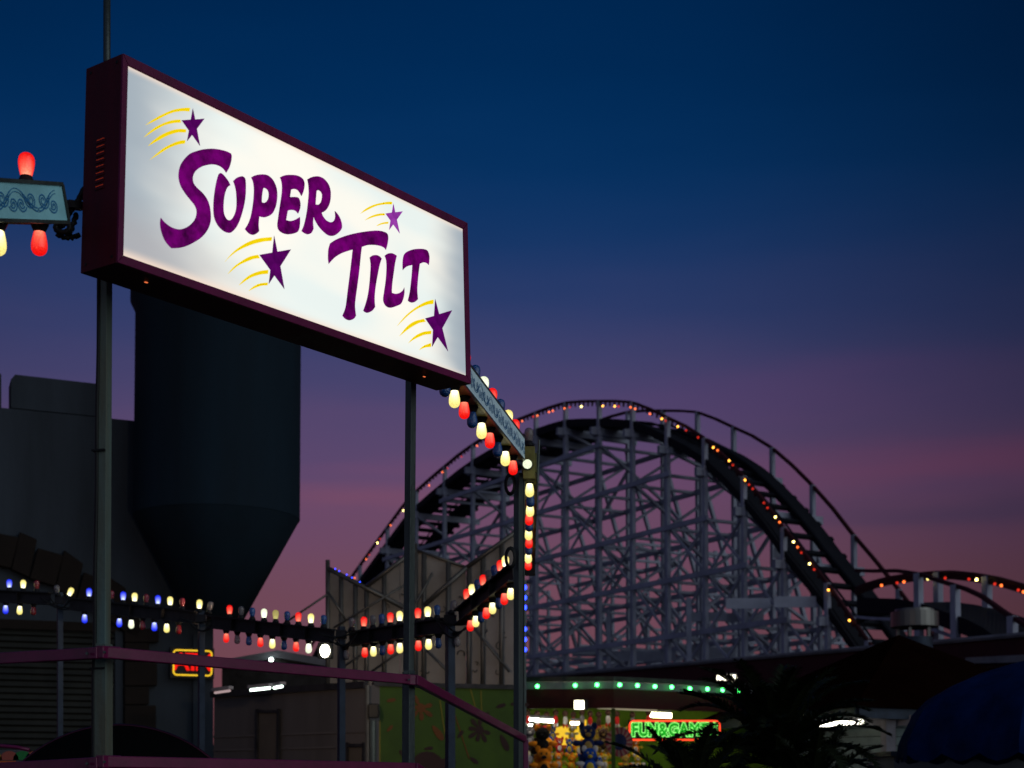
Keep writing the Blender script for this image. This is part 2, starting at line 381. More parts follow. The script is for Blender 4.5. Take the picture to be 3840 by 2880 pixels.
vin('letter', [[(833,340,c),(900,305),(1000,283),(1110,285),(1190,320),(1265,400),(1320,520),(1342,660),(1330,820),(1295,950),(1235,1050),(1140,1105),(1070,1115),(992,1098,c),(983,1180),(978,1280),(990,1382,c),(940,1430),(870,1457),(800,1435),(750,1390),(712,1342,c),(770,1250),(820,1120),(850,980),(875,800),(887,620),(882,500),(865,410)], [(1070,548,c),(1110,550),(1155,590),(1175,660),(1165,750),(1130,810),(1085,835),(1040,822,c),(1042,720),(1055,620)]], zB, MT['vp'], 'purple letter P')
vin('letter', [[(105,262,c),(180,225),(270,208),(400,208),(500,228),(580,275),(625,340),(635,430),(620,530),(590,620),(567,662,c),(530,590),(480,530),(410,508),(345,525,c),(322,682,c),(400,680),(470,685),(515,710),(545,800),(545,900),(525,970),(497,1038,c),(450,985),(400,963),(340,960),(275,972,c),(258,1070),(240,1177,c),(330,1195),(430,1170),(537,1108,c),(540,1200),(530,1320),(505,1400),(470,1440),(380,1470),(280,1482),(190,1465),(110,1420),(65,1360),(52,1280),(65,1160),(90,980),(115,820),(140,650),(152,500),(145,380),(125,300)]], zC, MT['vp'], 'purple letter E')
vin('letter', [[(695,303,c),(770,262),(850,240),(940,240),(1030,275),(1110,350),(1165,440),(1195,560),(1195,700),(1170,830),(1120,930),(1060,990),(1002,1018,c),(1030,1090),(1090,1170),(1150,1210),(1200,1222),(1250,1205),(1285,1150),(1293,1070),(1283,980,c),(1340,1040),(1400,1140),(1437,1270),(1430,1360),(1370,1440),(1290,1500),(1210,1517),(1130,1495),(1030,1415),(930,1300),(860,1180),(830,1100,c),(818,1220),(828,1362,c),(790,1440),(740,1475),(690,1480),(630,1455),(570,1412,c),(620,1290),(660,1130),(690,960),(712,760),(725,600),(720,460),(708,370)], [(893,548,c),(930,535),(980,565),(1010,630),(1005,720),(980,800),(930,845),(872,840,c),(878,740)]], zC, MT['vp'], 'purple letter R with curled leg')
vin('letter', [[(160,318,c),(250,260),(370,210),(520,165),(700,130),(880,110),(980,113),(1060,135),(1100,165),(1113,230),(1100,330),(1075,425,c),(1040,385),(970,357),(870,343),(770,348),(680,378,c),(665,500),(640,750),(615,950),(590,1130),(570,1300),(572,1400),(585,1502,c),(550,1550),(480,1578),(410,1553),(362,1502,c),(410,1380),(435,1220),(455,1050),(480,860),(505,650),(532,420,c),(430,450),(330,490),(230,555),(137,655,c),(127,550),(133,420)]], zD, MT['vp'], 'tall purple letter T')
vin('letter', [[(807,550,c),(860,515),(920,510),(970,530),(1005,565,c),(970,680),(940,830),(910,1000),(893,1150),(890,1260),(899,1357,c),(850,1420),(780,1454),(735,1445),(704,1420,c),(745,1300),(780,1160),(805,980),(820,800),(825,680),(818,600)]], zD, MT['vp'], 'purple letter I')
vin('letter', [[(1053,522,c),(1100,488),(1155,478),(1205,490),(1252,520,c),(1225,640),(1205,780),(1185,920),(1173,1050),(1172,1128,c),(1230,1143),(1290,1132),(1345,1095),(1377,1040,c),(1377,1130),(1360,1220),(1325,1300),(1270,1335),(1160,1371),(1090,1355),(1045,1300),(1030,1230),(1045,1110),(1065,980),(1080,820),(1085,680),(1075,580)]], zD, MT['vp'], 'purple letter L')
vin('letter', [[(1350,757,c),(1347,660),(1355,560),(1380,490),(1440,445),(1530,415),(1630,407),(1710,415),(1760,445),(1785,520),(1785,600),(1777,672,c),(1740,640),(1690,630),(1629,652,c),(1612,780),(1595,950),(1588,1090),(1599,1232,c),(1550,1275),(1500,1288),(1460,1275),(1434,1255,c),(1465,1120),(1485,960),(1500,800),(1508,673,c),(1440,688),(1390,715)]], zD, MT['vp'], 'small purple letter T at the end')
z5 = (520, 380, .14463); z6 = (830, 860, .1507); z7 = (1330, 730, .09643); z8 = (1470, 1100, .13866)
def star(z, pts, m, lab): vin('star', [[p + (1,) for p in pts]], z, m, lab)
star(z5, [(1398,185),(1458,472),(1702,450),(1502,715),(1583,1155),(1380,872),(1248,1035),(1298,762),(1108,492),(1345,475)], MT['vs'], 'shooting star above the S')
star(z6, [(1308,160),(1388,557),(1727,500),(1462,920),(1563,1487),(1314,1147),(1175,1360),(1215,1015),(942,637),(1262,578)], MT['vs'], 'large shooting star below SUPER')
star(z7, [(1497,355),(1567,685),(1860,650),(1630,975),(1745,1510),(1492,1158),(1333,1370),(1385,1008),(1190,735),(1440,695)], MT['vl'], 'small pale purple shooting star above TILT')
star(z8, [(1162,155),(1268,563),(1622,457),(1355,945),(1510,1573),(1230,1182),(1078,1448),(1103,990),(890,678),(1130,610)], MT['vs'], 'shooting star in the lower right corner')
def st(z, *pts): vin('star_streak', [list(pts)], z, MT['vy'])
st(z5,(165,622,c),(370,475),(600,345),(850,235),(1050,188),(1230,170),(1328,174,c),(1305,265,c),(1150,255),(900,290),(650,390),(400,520))
st(z5,(118,945,c),(280,790),(450,660),(680,550),(880,490),(1078,475,c),(1074,512,c),(1092,553,c),(900,565),(650,630),(400,765))
st(z5,(232,1165,c),(400,1000),(600,860),(850,755),(1050,720),(1226,732,c),(1214,808,c),(1000,812),(750,890),(500,1020))
st(z5,(275,1528,c),(450,1370),(650,1210),(900,1080),(1080,1020),(1203,1012,c),(1189,1095,c),(1000,1130),(750,1230),(500,1385))
st(z6,(68,822,c),(260,600),(450,440),(700,300),(950,225),(1251,195,c),(1240,286,c),(1000,315),(700,400),(400,540),(200,690))
st(z6,(152,1117,c),(300,940),(500,790),(700,680),(905,633,c),(950,720,c),(800,740),(600,815),(400,915))
st(z6,(430,1397,c),(550,1260),(720,1130),(950,1040),(1163,1012,c),(1153,1107,c),(950,1130),(700,1220))
st(z6,(665,1542,c),(800,1420),(950,1350),(1148,1325,c),(1142,1394,c),(1000,1405),(820,1465))
st(z7,(215,742,c),(400,570),(650,430),(900,350),(1200,290),(1380,278),(1450,292,c),(1435,380,c),(1200,378),(850,435),(500,590))
st(z7,(380,1002,c),(550,880),(750,790),(950,740),(1137,728,c),(1172,803,c),(950,820),(700,880))
st(z7,(830,1227,c),(950,1140),(1120,1080),(1302,1060,c),(1293,1130,c),(1100,1145))
st(z8,(130,887,c),(350,620),(600,410),(850,255),(1050,185),(1117,175,c),(1110,288,c),(950,310),(700,410),(450,580))
st(z8,(190,1160,c),(400,900),(600,760),(850,690,c),(903,770,c),(700,815),(450,960))
st(z8,(430,1350,c),(600,1170),(820,1050),(1058,1013,c),(1047,1103,c),(850,1130),(600,1240))
st(z8,(725,1535,c),(850,1420),(1048,1343,c),(1050,1447,c),(880,1470))
# louvre slits with light leaking, screws, drain holes on the cabinet
leak = emit('leaking_light', (.20, .02, .007), 1.0); leak2 = emit('leaking_light_bright', (1, .2, .06), 1.0)
SIDE = (FTL - FBL).normalized(); SB = -SN
LN = -SX   # outward normal of the left side
for i in range(8):
    v0 = 705 + 41.7 * i
    lv = MB(); P = FTL.lerp(FBL, (100 + .6027 * v0 - 222) / 783.0) + SB * (TH * .53) + LN * .0015
    lv.frame(P, SB * .019, SIDE * .0045, LN * .0015)
    lo = lv.build('louvre', MT['maroonside'], sign)
    l2 = MB(); l2.frame(P + SIDE * .0055, SB * .017, SIDE * .0007, LN * .0014); l2.build('light_slit', leak, lo)
sc_ = MB()
for a, b in ((.03, .14), (.03, .86), (.965, .14), (.965, .86)):
    P = FTL.lerp(FBL, a) + SB * (TH * b) + LN * .001; sc_.frame(P, SB * .004, SIDE * .004, LN * .001)
sc_.build('screw', MT['black'], sign)
for (u, v) in ((548, 1058), (1591, 1412)):
    P = hit(u, v, FBL, SY); dh = MB(); dh.frame(P - SY * .0008, SX * .005, SN * .003, SY * .0008); dh.build('drain_hole', leak2, sign)
# ------------------------------------------------------------------ sign posts
def post(name, label, top, bot, rad, faces_dir, m, extra=None, cat='post', group=None):
    P = thing(name, (bot.x, bot.y, 0), label, cat, group)
    return P
def vpost(P, pname, u, v0, v1, d, w, ang, m, w2=None):
    b = MB(); t = at(u[0], v0, d); q = at(u[1], v1, d)
    ax = Vector((math.cos(ang), math.sin(ang), 0)); ay = Vector((-math.sin(ang), math.cos(ang), 0)); w2 = w2 or w
    b.add([q - ax*w/2 - ay*w2/2, q + ax*w/2 - ay*w2/2, q + ax*w/2 + ay*w2/2, q - ax*w/2 + ay*w2/2, t - ax*w/2 - ay*w2/2, t + ax*w/2 - ay*w2/2, t + ax*w/2 + ay*w2/2, t - ax*w/2 + ay*w2/2],
          [(0,3,2,1),(4,5,6,7),(0,1,5,4),(1,2,6,5),(2,3,7,6),(3,0,4,7)])
    return b.build(pname, m, P, bevel=.0015)
DL = 4.80
lp = thing('sign_post', at(385, 2951, DL) * 1 - Vector((0, 0, CAMZ)), 'nearest green grey square post under the left end of the lit sign', 'post')
vpost(lp, 'post', (392.5, 385), 1000, 2440, DL, .036, -.25, MT['postgreen'])
vpost(lp, 'sleeve', (385, 385.5), 2415, GV(DL), DL, .046, -.25, MT['postgreen'])
pole = MB(); pole.tube([at(401, -60, DL), at(401, 210, DL), at(398, 1010, DL)], .0115, 10); pole.build('upper_pole', MT['galv'], lp, True)
cb = MB(); cb.tube([at(371.5 - .0125 * (v - 1010) + 1.2 * math.sin(v * .011), v, DL - .015) for v in range(1010, 2500, 60)] + [at(350, v, DL - .015) for v in range(2520, 3800, 200)], .0062, 8)
cb.build('cable', MT['black'], lp, True)
for v in (1693, 2508):
    tb = MB(); uu = 382 - .0035 * (v - 1693); P = at(uu, v, DL)
    ax = Vector((math.cos(-.25), math.sin(-.25), 0)); ay = Vector((math.sin(.25), math.cos(.25), 0))
    tb.frame(P, ax * (.026 if v > 2000 else .0225), ay * .026, UP * (.003)); tb.build('cable_tie', MT['black'], lp)
br = MB(); br.frame(at(402, 1015, DL - .06), Vector((.02, 0, 0)), Vector((0, .05, 0)), UP * .01); br.build('bracket', MT['galv'], lp)
DR = 5.93
rp = thing('sign_post', at(1540, 2951, DR) - Vector((0, 0, CAMZ)), 'dark square post in mid railing, under the right half of the lit sign', 'post')
A2 = math.atan2(SX.y, SX.x)
vpost(rp, 'post', (1541, 1532), 1405, 2530, DR, .031, A2, MT['galv'])
vpost(rp, 'sleeve', (1532, 1530), 2520, GV(DR), DR, .036, A2, MT['galv'])
cp = MB(); cp.frame(at(1536, 2522, DR), Vector((.022, 0, 0)), Vector((0, .022, 0)), UP * .006); cp.build('sleeve_collar', MT['galv'], rp)
DF = 7.92
fp = thing('ride_post', at(1942, 2951, DF) - Vector((0, 0, CAMZ)), 'dark post at the railing end, under the corner where two rows of bulbs meet', 'post')
vpost(fp, 'post', (1944, 1943), 1775, GV(DF), DF, .036, .9, MT['galv'])
vpost(fp, 'side_rail', (1964, 1964), 1800, GV(DF), DF + .03, .009, .9, MT['galv'])
# ------------------------------------------------------------------ purple railings
def rail(label, spans, group='purple railings round the ride platform'):
    a0 = at(*spans[0][0][0]); R = thing('railing', (a0.x, a0.y, a0.z - .02), label, 'railing', group)
    for (p, q), name in spans:
        b = MB(); b.beam(at(*p), at(*q), .026, .036); o = b.build(name, MT['purple'], R, bevel=.003)
    return R
r1 = rail('purple railing left of the nearest post, running out of the frame', [(((-260, 2484, 5.05), (345, 2451, 4.72)), 'upper_bar'), (((-260, 2895, 5.05), (345, 2863, 4.72)), 'lower_bar'), (((340, 2451, 4.715), (372, 2449, 4.70)), 'end_joint'), (((340, 2863, 4.715), (372, 2860, 4.70)), 'end_joint')])
r2 = rail('long purple railing between the two sign posts', [(((378, 2445.5, 4.70), (1549, 2550, 5.84)), 'upper_bar'), (((378, 2856, 4.70), (1549, 2878, 5.84)), 'lower_bar')])
r3 = rail('purple railing glowing pink, sloping down right of the middle post', [(((1556, 2550, 5.84), (1966, 2771, 7.80)), 'upper_bar'), (((1556, 2881, 5.84), (1966, 3150, 7.80)), 'lower_bar'), (((1971, 2776, 7.80), (1974, 3160, 7.74)), 'end_bar')])
for R, p, q in ((r2, (372, 2445, 4.69), (442, 2450, 4.77)), (r2, (372, 2856, 4.69), (442, 2857, 4.77)), (r3, (1553, 2549, 5.835), (1580, 2562, 5.93)), (r3, (1553, 2879, 5.835), (1580, 2896, 5.93)), (r2, (1520, 2548, 5.81), (1550.5, 2550.5, 5.838))):
    b = MB(); b.beam(at(*p), at(*q), .029, .039); b.build('end_joint', MT['purple'], R, bevel=.003)

for R, u, v, d_ in ((r2, 396, 2447, 4.70), (r2, 1535, 2549, 5.80), (r3, 1566, 2556, 5.86), (r1, 330, 2452, 4.70), (r2, 396, 2857, 4.70), (r1, 330, 2864, 4.70)):
    b = MB(); P = at(u, v, d_); c_ = P + Vector((0, -.017, 0)); b.tube([c_, c_ + Vector((0, .012, 0))], .004, 8); b.build('bolt', MT['galv'], R)
# ------------------------------------------------------------------ bulbs
def bulbmat(name, body, hot, sb=1.2, sh=2.5, p=.35):
    m = bpy.data.materials.new(name); t = NT(m)
    g = t.n('ShaderNodeTexCoord'); z = t.n('ShaderNodeSeparateXYZ', {0: g.outputs['Generated']}).outputs[2]
    lw = t.n('ShaderNodeLayerWeight', {0: .35}).outputs['Facing']
    vo = t.n('ShaderNodeTexVoronoi', {'Vector': g.outputs['Object'], 'Scale': 230.0}).outputs['Distance']
    q = t.n('ShaderNodeMath', {0: vo, 1: .55}, operation='MULTIPLY').outputs[0]
    zf = t.n('ShaderNodeMapRange', {0: z, 1: -.05, 2: .95, 3: 0.0, 4: 1.0}).outputs[0]
    fac = t.n('ShaderNodeMath', {0: zf, 1: t.n('ShaderNodeMath', {0: 1.0, 1: lw}, operation='SUBTRACT').outputs[0]}, operation='MULTIPLY').outputs[0]
    fac = t.n('ShaderNodeMath', {0: fac, 1: 2.0}, operation='POWER').outputs[0]
    mx = t.n('ShaderNodeMix', {0: fac, 6: c4(body), 7: c4(hot)}, data_type='RGBA').outputs[2]
    stn = t.n('ShaderNodeMath', {0: fac, 1: sh - sb, 2: sb}, operation='MULTIPLY_ADD').outputs[0]
    stn = t.n('ShaderNodeMath', {0: stn, 1: t.n('ShaderNodeMath', {0: 1.25, 1: q}, operation='SUBTRACT').outputs[0]}, operation='MULTIPLY').outputs[0]
    e = t.n('ShaderNodeEmission', {0: mx, 1: stn}); gl = t.n('ShaderNodeBsdfGlossy', {'Roughness': .12})
    ms = t.n('ShaderNodeMixShader', {0: .04, 1: e.outputs[0], 2: gl.outputs[0]})
    t.n('ShaderNodeOutputMaterial', {0: ms.outputs[0]}); return m
def glassmat(name, col, rough=.12, alpha=1.0):
    m = bpy.data.materials.new(name); t = NT(m)
    g = t.n('ShaderNodeTexCoord'); vo = t.n('ShaderNodeTexVoronoi', {'Vector': g.outputs['Object'], 'Scale': 190.0}).outputs['Distance']
    bp = t.n('ShaderNodeBump', {'Height': vo, 'Strength': .8, 'Distance': .004}).outputs[0]
    b = t.n('ShaderNodeBsdfPrincipled', {'Base Color': c4(col), 'Roughness': rough, 'Normal': bp, 'Alpha': alpha, 'Coat Weight': .6, 'Coat Roughness': .08})
    t.n('ShaderNodeOutputMaterial', {0: b.outputs[0]}); return m
BM = {'R': bulbmat('lit_red_bulb', (1, .005, .004), (1, .30, .18), 1.0, 1.7), 'Y': bulbmat('lit_yellow_bulb', (1, .84, .24), (1, 1, .80), 1.1, 3.6),
      'W': bulbmat('lit_white_bulb', (.93, 1, .72), (1, 1, .85), 1.1, 2.4), 'B': bulbmat('lit_blue_bulb', (.008, .03, 1), (.75, .85, 1), 1.0, 2.0),
      'D': bulbmat('dim_yellow_bulb', (.5, .42, .12), (.75, .68, .25), .75, 1.0),
      'b': glassmat('unlit_blue_bulb', (.002, .06, .24)), 'r': glassmat('unlit_red_bulb', (.22, .006, .008)), 'c': glassmat('unlit_clear_bulb', (.16, .13, .13), .15, .72)}
BL = {'R': 'lit red bulb', 'Y': 'lit pale yellow bulb', 'W': 'lit white bulb', 'B': 'lit blue bulb', 'D': 'dimly lit yellow bulb', 'b': 'unlit dark blue bulb', 'r': 'unlit dark red bulb', 'c': 'unlit clear bulb'}
prof = [(.0001, -.0885), (.007, -.0878), (.0130, -.0852), (.0182, -.0808), (.0216, -.0748), (.0233, -.0672), (.0236, -.059), (.0230, -.051), (.0216, -.042), (.0198, -.033), (.0180, -.025), (.0168, -.020), (.0160, -.016)]
BME = {}
for k in BM:
    b = MB(); b.lathe(prof, n=20); me = bpy.data.meshes.new('bulb'); me.from_pydata([tuple(v) for v in b.v], [], b.f); me.update()
    for p in me.polygons: p.use_smooth = True
    me.materials.append(BM[k]); BME[k] = me
b = MB(); b.lathe([(.0001, .010), (.026, .010), (.027, .004), (.024, -.002), (.0215, -.008), (.0185, -.014), (.0168, -.019), (.001, -.019)], n=16)
SOCK = bpy.data.meshes.new('socket'); SOCK.from_pydata([tuple(v) for v in b.v], [], b.f); SOCK.materials.append(MT['black'])
for p in SOCK.polygons: p.use_smooth = True
def bulb(par, base, k, down=True, dirv=None):
    o = bpy.data.objects.new('bulb', BME[k]); COL.objects.link(o); o.parent = par; o['label'] = BL[k]
    o.location = base - wpos(par)
    d = dirv.normalized() if dirv is not None else Vector((0, 0, -1 if down else 1))
    o.rotation_mode = 'QUATERNION'; o.rotation_quaternion = (-d).to_track_quat('Z', 'Y')
    s = bpy.data.objects.new('socket', SOCK); COL.objects.link(s); s.parent = o
    return o
# ------------------------------------------------------------------ light arms
AW, AH = .078, .105
def arm(label, p, q, bots, tops, style='channel', open_side=-1, extra=()):
    """p, q: centre line ends at mid height. bots/tops: [(u, kind)]"""
    A = thing('light_arm', (p + q) / 2, label, 'light bar', 'bars of coloured bulbs round the ride')
    d = (q - p).normalized(); s = d.cross(UP).normalized(); u2 = s.cross(d).normalized()
    b = MB(); H = AH / 2
    if style == 'channel':
        b.beam(p, q, .006, AH - .012)
        b.beam(p + u2 * (H - .005), q + u2 * (H - .005), AW, .010); b.beam(p - u2 * (H - .005), q - u2 * (H - .005), AW, .010)
        n = max(2, int((q - p).length / .28))
        b.build('channel', MT['steel'], A)
        rb = MB()
        for i in range(1, n):
            rb = MB(); c = p.lerp(q, i / n); rb.frame(c, d * .004, s * (AW / 2 - .004), u2 * (H - .011)); rb.build('rib', MT['steel'], A)
    else:
        b.beam(p, q, AW, AH); b.build('box_beam', MT['armyellow'], A, bevel=.002)
    def along(u):
        lo, hi = -.15, 1.15
        f = lambda x: proj(p.lerp(q, x))[0] - u
        for _ in range(40):
            m_ = (lo + hi) / 2
            if f(lo) * f(m_) <= 0: hi = m_
            else: lo = m_
        return p.lerp(q, (lo + hi) / 2)
    for u, k in bots: bulb(A, along(u) - u2 * (H + .008), k, True)
    for u, k in tops: bulb(A, along(u) + u2 * (H + .008), k, False)
    return A, d, s, u2
def scroll(P, ex, ey, ez, par, length, hgt, dens=1.0):
    """painted scrollwork in bands of paired spirals, a ribbon a hair proud of the panel"""
    def ribbon(path, w):
        b = MB(); n = len(path)
        for i in range(n):
            a = path[max(i - 1, 0)]; c_ = path[min(i + 1, n - 1)]; dd = (c_ - a).normalized(); nn = Vector((-dd.y, dd.x)); p0 = path[i]
            ww = w * (1 if i < n - 4 else .5)
            for sg in (-1, 1):
                q = p0 + nn * sg * ww; b.v.append(P + ex * q.x + ey * q.y + ez * .0012)
        for i in range(n - 1): b.f.append([2 * i, 2 * i + 1, 2 * i + 3, 2 * i + 2]); b.mi.append(0)
        return b
    allb = MB()
    def put(path, w=.0021):
        b = ribbon([Vector(p) for p in path], w); allb.add(b.v, b.f)
    def spiral(cx, cy, r, turns, a0, sgn, off=0):
        pts = []
        for i in range(int(26 * turns)):
            a = a0 + sgn * i / 26 * 2 * math.pi; rr = r * (1 - .78 * i / (26 * turns)) + off; pts.append((cx + rr * math.cos(a), cy + rr * math.sin(a)))
        return pts
    mot = hgt * 2.5; n = max(1, round(length / mot)); mot = length / n
    for i in range(n):
        x = (i + .5) * mot; r = hgt * .34
        for sx in (-1, 1):
            up = .12 * hgt
            for off in (0, -.0085):
                put(spiral(x + sx * mot * .16, up * .6, r, 1.25, math.pi / 2 - sx * 1.2, -sx, off))
                put(spiral(x + sx * mot * .40, -up * .8, r * .80, 1.2, math.pi / 2 + sx * 1.9, sx, off))
            for off in (0, .009):
                put([(x + sx * mot * (.02 + .48 * s_ / 14), -.34 * hgt * math.sin(math.pi * (.5 + s_ / 14)) * .9 + off) for s_ in range(15)])
        for k in range(3):
            put([(x - .006 + .006 * k, -.36 * hgt + .004 * abs(k - 1)), (x - .003 + .003 * k, -.28 * hgt), (x, -.2 * hgt)], .0013)
    allb.build('scrollwork', MT['scroll'], par)
# T0: left, close
p0 = at(-330, 745, 3.95); q0 = at(196, 770, 4.50)
A, d, s, u2 = arm('cut off bar with red bulbs at left edge, beside lit sign', p0, q0, [(134, 'R'), (-22, 'Y'), (-180, 'b')], [(112.7, 'R'), (-30, 'b')], 'box')
if s.y > 0: s = -s
pl = MB(); cc = (p0 + q0) / 2 + s * (AW / 2 + .004); hl = (q0 - p0).length / 2
pl.frame(cc, d * hl, s * .003, u2 * (AH / 2 + .004)); po_ = pl.build('front_panel', MT['teal2'], A)
tr = MB()
for sg in (1, -1): tr.frame(cc + s * .002 + u2 * sg * (AH / 2 + .002), d * (hl + .002), s * .006, u2 * .005)
tr.frame(cc + s * .002 + d * (hl + .001), d * .005, s * .0055, u2 * (AH / 2)); tr.build('panel_trim', MT['galv'], A)
scroll(cc - d * (hl - .0) + s * .0032, d, u2, s, A, 2 * hl * .93, .085)
hose = MB()
def wob(a, b, n, amp, seed):
    r = random.Random(seed); return [a.lerp(b, i / n) + Vector((r.uniform(-amp, amp), 0, r.uniform(-amp, amp) - amp * 2 * math.sin(math.pi * i / n))) for i in range(n + 1)]
hz = thing('wiring_hose', at(270, 800, 4.6), 'black ribbed hose linking left bulb bar to lit sign', 'hose')
for k, (a, b_) in enumerate((((205, 850), (305, 740)), ((215, 880), (300, 880)), ((255, 800), (320, 700)), ((215, 862), (262, 790)), ((262, 870), (285, 800)))):
    hb = MB(); pth = wob(at(*a, 4.62), at(*b_, 4.66), 14, .004, k); rr = [.0075 + .0012 * (i % 2) for i in range(len(pth))]; hb.tube(pth, rr, 8); hb.build('hose', MT['black'], hz, True)
hb = MB(); hb.tube([at(235, 852, 4.6) + Vector((.022 * math.cos(a / 12 * 6.28), 0, .016 * math.sin(a / 12 * 6.28))) for a in range(12)], .009, 8, closed=True); hb.build('hose', MT['black'], hz, True)
hb = MB(); hb.beam(at(250, 765, 4.6), at(312, 775, 4.66), .03, .022); hb.build('mounting_bracket', MT['steel'], hz)
# T1: right, from behind the sign to the corner
def zpt(u, z, d): return Vector(((u - CX) / FPX * d, d, CAMZ + z))
F1 = 1.06; ZB = 1.575 * F1; ZC = ZB + AH / 2
xq = (1973 - CX) / FPX * 7.3 * F1 - .05; dv = Vector((.176, .984, 0)).normalized()
q1 = Vector((xq, 7.3 * F1, CAMZ + ZC)); p1 = q1 - dv * 1.60
A, d, s, u2 = arm('bar of red white and blue bulbs from sign corner to far post', p1, q1,
    [(1669, 'b'), (1704.5, 'Y'), (1741, 'R'), (1771, 'b'), (1806, 'Y'), (1837, 'R'), (1866, 'b'), (1895, 'Y'), (1924, 'R')],
    [(1700, 'Y'), (1745, 'R'), (1782, 'b'), (1814, 'W'), (1846, 'R'), (1876, 'b'), (1906, 'Y'), (1932, 'R')], 'box')
if s.x < 0: s = -s
cc = (p1 + q1) / 2 + s * (AW / 2 + .003); hl = (q1 - p1).length / 2
pl = MB(); pl.frame(cc, d * hl, s * .002, u2 * (AH / 2 + .004)); pl.build('front_panel', MT['teal'], A)
tr = MB()
for sg in (1, -1): tr.frame(cc + u2 * sg * (AH / 2 + .005), d * (hl + .002), s * .005, u2 * .004)
tr.build('panel_trim', MT['galv'], A)
scroll(cc - d * hl + s * .0022, d, u2, s, A, 2 * hl, .088)
# T2: receding away from the camera
pa = zpt(1985, 1.451 * F1 + .098 + AH / 2, 7.45 * F1); qa = zpt(1982, 1.353 * F1 + .098 + AH / 2, 9.75 * F1)
A2_, d, s, u2 = arm('bar of bulbs seen end on as a vertical stack right of far post', pa, qa, [], [], 'box')
kinds = 'YbYRbYRbYR'
for i, k in enumerate(kinds):
    v = (1857, 1896, 1932, 1964.5, 1989, 2021, 2052, 2078, 2109, 2135)[i]; f = i / 9; dd = (7.62 + 1.92 * f) * F1; z_ = (2951 - v) / FPX * dd
    c_ = zpt((1986.6, 1989.5, 1988, 1984.7, 1984.7, 1982.8, 1984.2, 1983.2, 1981.4, 1981.4)[i], z_ + .0885, dd); bulb(A2_, c_, k, True)
sd = MB(); mid_ = (pa + qa) / 2; sd.frame(mid_ + s * (AW / 2 + .003), d * ((qa - pa).length / 2), s * .003, u2 * (AH / 2 + .01)); sd.build('side_cover', MT['galv'], A2_)
jb = MB(); jc = zpt(1984, ZB + .03, 7.4 * F1); jb.frame(jc + Vector((0, 0, -.03)), Vector((.031, 0, 0)), Vector((0, .04, 0)), UP * .085)
J = thing('junction_box', jc - Vector((0, 0, .125)), 'weathered yellow corner box with one round bulb facing the viewer', 'junction box')
jb.build('box', MT['armyellow'], J, bevel=.003)
bulb(J, jc + Vector((-.008, -.046, -.045)), 'W', dirv=Vector((-.02, -1, -.12)))
bulb(J, jc + Vector((0, 0, .072)), 'c', False)
bulb(J, zpt(1980, (1.395 + .05) * F1, 9.8 * F1), 'c', True)
pc = MB(); pc.tube([jc + Vector((.048, -.03 + .0 * i, -.02)) + Vector((.004 * math.cos(i / 10 * math.pi), 0, .11 * math.cos(i / 10 * math.pi))) for i in range(11)], .006, 6); pc.build('side_cover', MT['galv'], J)
fb = MB(); fb.frame(zpt(1982, (1.36 + .05) * F1, 9.8 * F1), Vector((.045, 0, 0)), Vector((0, .03, 0)), UP * .05); fb.build('end_box', MT['black'], A2_)
# far ring of bars: each from pixel rows of bulb tips; the two tips are .281 m apart
def farbar(label, a, b, bots, tops, style='channel'):
    """a, b = (u, v of mid height, depth)"""
    return arm(label, at(*a), at(*b), bots, tops, style)
def Zx(l, x0, sc): return [(x0 + x * sc, k) for x, k in l]
farbar('dark bar of bulbs slanting down to the left behind the far post', (1925, 2150, 9.25), (1722, 2316, 10.15),
    Zx([(1436,'R'),(1474,'Y'),(1512,'b'),(1548,'R'),(1592,'Y'),(1636,'b'),(1675,'R'),(1720,'Y')], 1000, .5305), Zx([(1418,'R'),(1456,'Y'),(1495,'b'),(1535,'R'),(1574,'c'),(1614,'b'),(1656,'R'),(1692,'Y')], 1000, .5305))
farbar('dark bar of red yellow and blue bulbs in front of the zigzag panels', (1672, 2346, 10.25), (1310, 2397, 11.2),
    Zx([(694,'R'),(755,'Y'),(817,'b'),(877,'R'),(941,'Y'),(1073,'R'),(1145,'Y'),(1213,'b')], 1000, .5305), Zx([(687,'R'),(750,'c'),(813,'b'),(874,'R'),(940,'Y'),(1069,'R'),(1138,'Y'),(1204,'b')], 1000, .5305))
farbar('dark bar of bulbs left of the bright floodlight, half over the pink sky', (1253, 2386, 11.2), (790, 2332, 12.1),
    [(u * .4973, k) for u, k in [(1712,'R'),(1795,'c'),(1883,'b'),(1970,'R'),(2060,'Y'),(2148,'b')]] + Zx([(214,'R'),(303,'W')], 1000, .5305),
    [(u * .4973, k) for u, k in [(1725,'R'),(1812,'c'),(1896,'b'),(1985,'W'),(2072,'D'),(2159,'b')]] + Zx([(218,'R'),(307,'Y'),(396,'b')], 1000, .5305))
farbar('dark bar of blue yellow and unlit red bulbs crossing behind the nearest post', (735, 2316, 12.3), (262, 2264, 12.8),
    [(u * .4973, k) for u, k in [(645,'B'),(820,'r'),(907,'B'),(997,'W'),(1082,'r'),(1171,'B'),(1264,'Y'),(1355,'r')]],
    [(u * .4973, k) for u, k in [(665,'B'),(833,'r'),(922,'B'),(1008,'Y'),(1095,'r'),(1184,'B'),(1276,'Y'),(1367,'r')]])
farbar('dark bar of bulbs at the left edge below the castle arch', (190, 2245, 12.85), (-160, 2228, 13.2),
    [(u * .4973, k) for u, k in [(47,'B'),(153,'Y'),(257,'r'),(-60,'B'),(-160,'Y')]], [(u * .4973, k) for u, k in [(65,'B'),(170,'Y'),(272,'r'),(-45,'r')]])
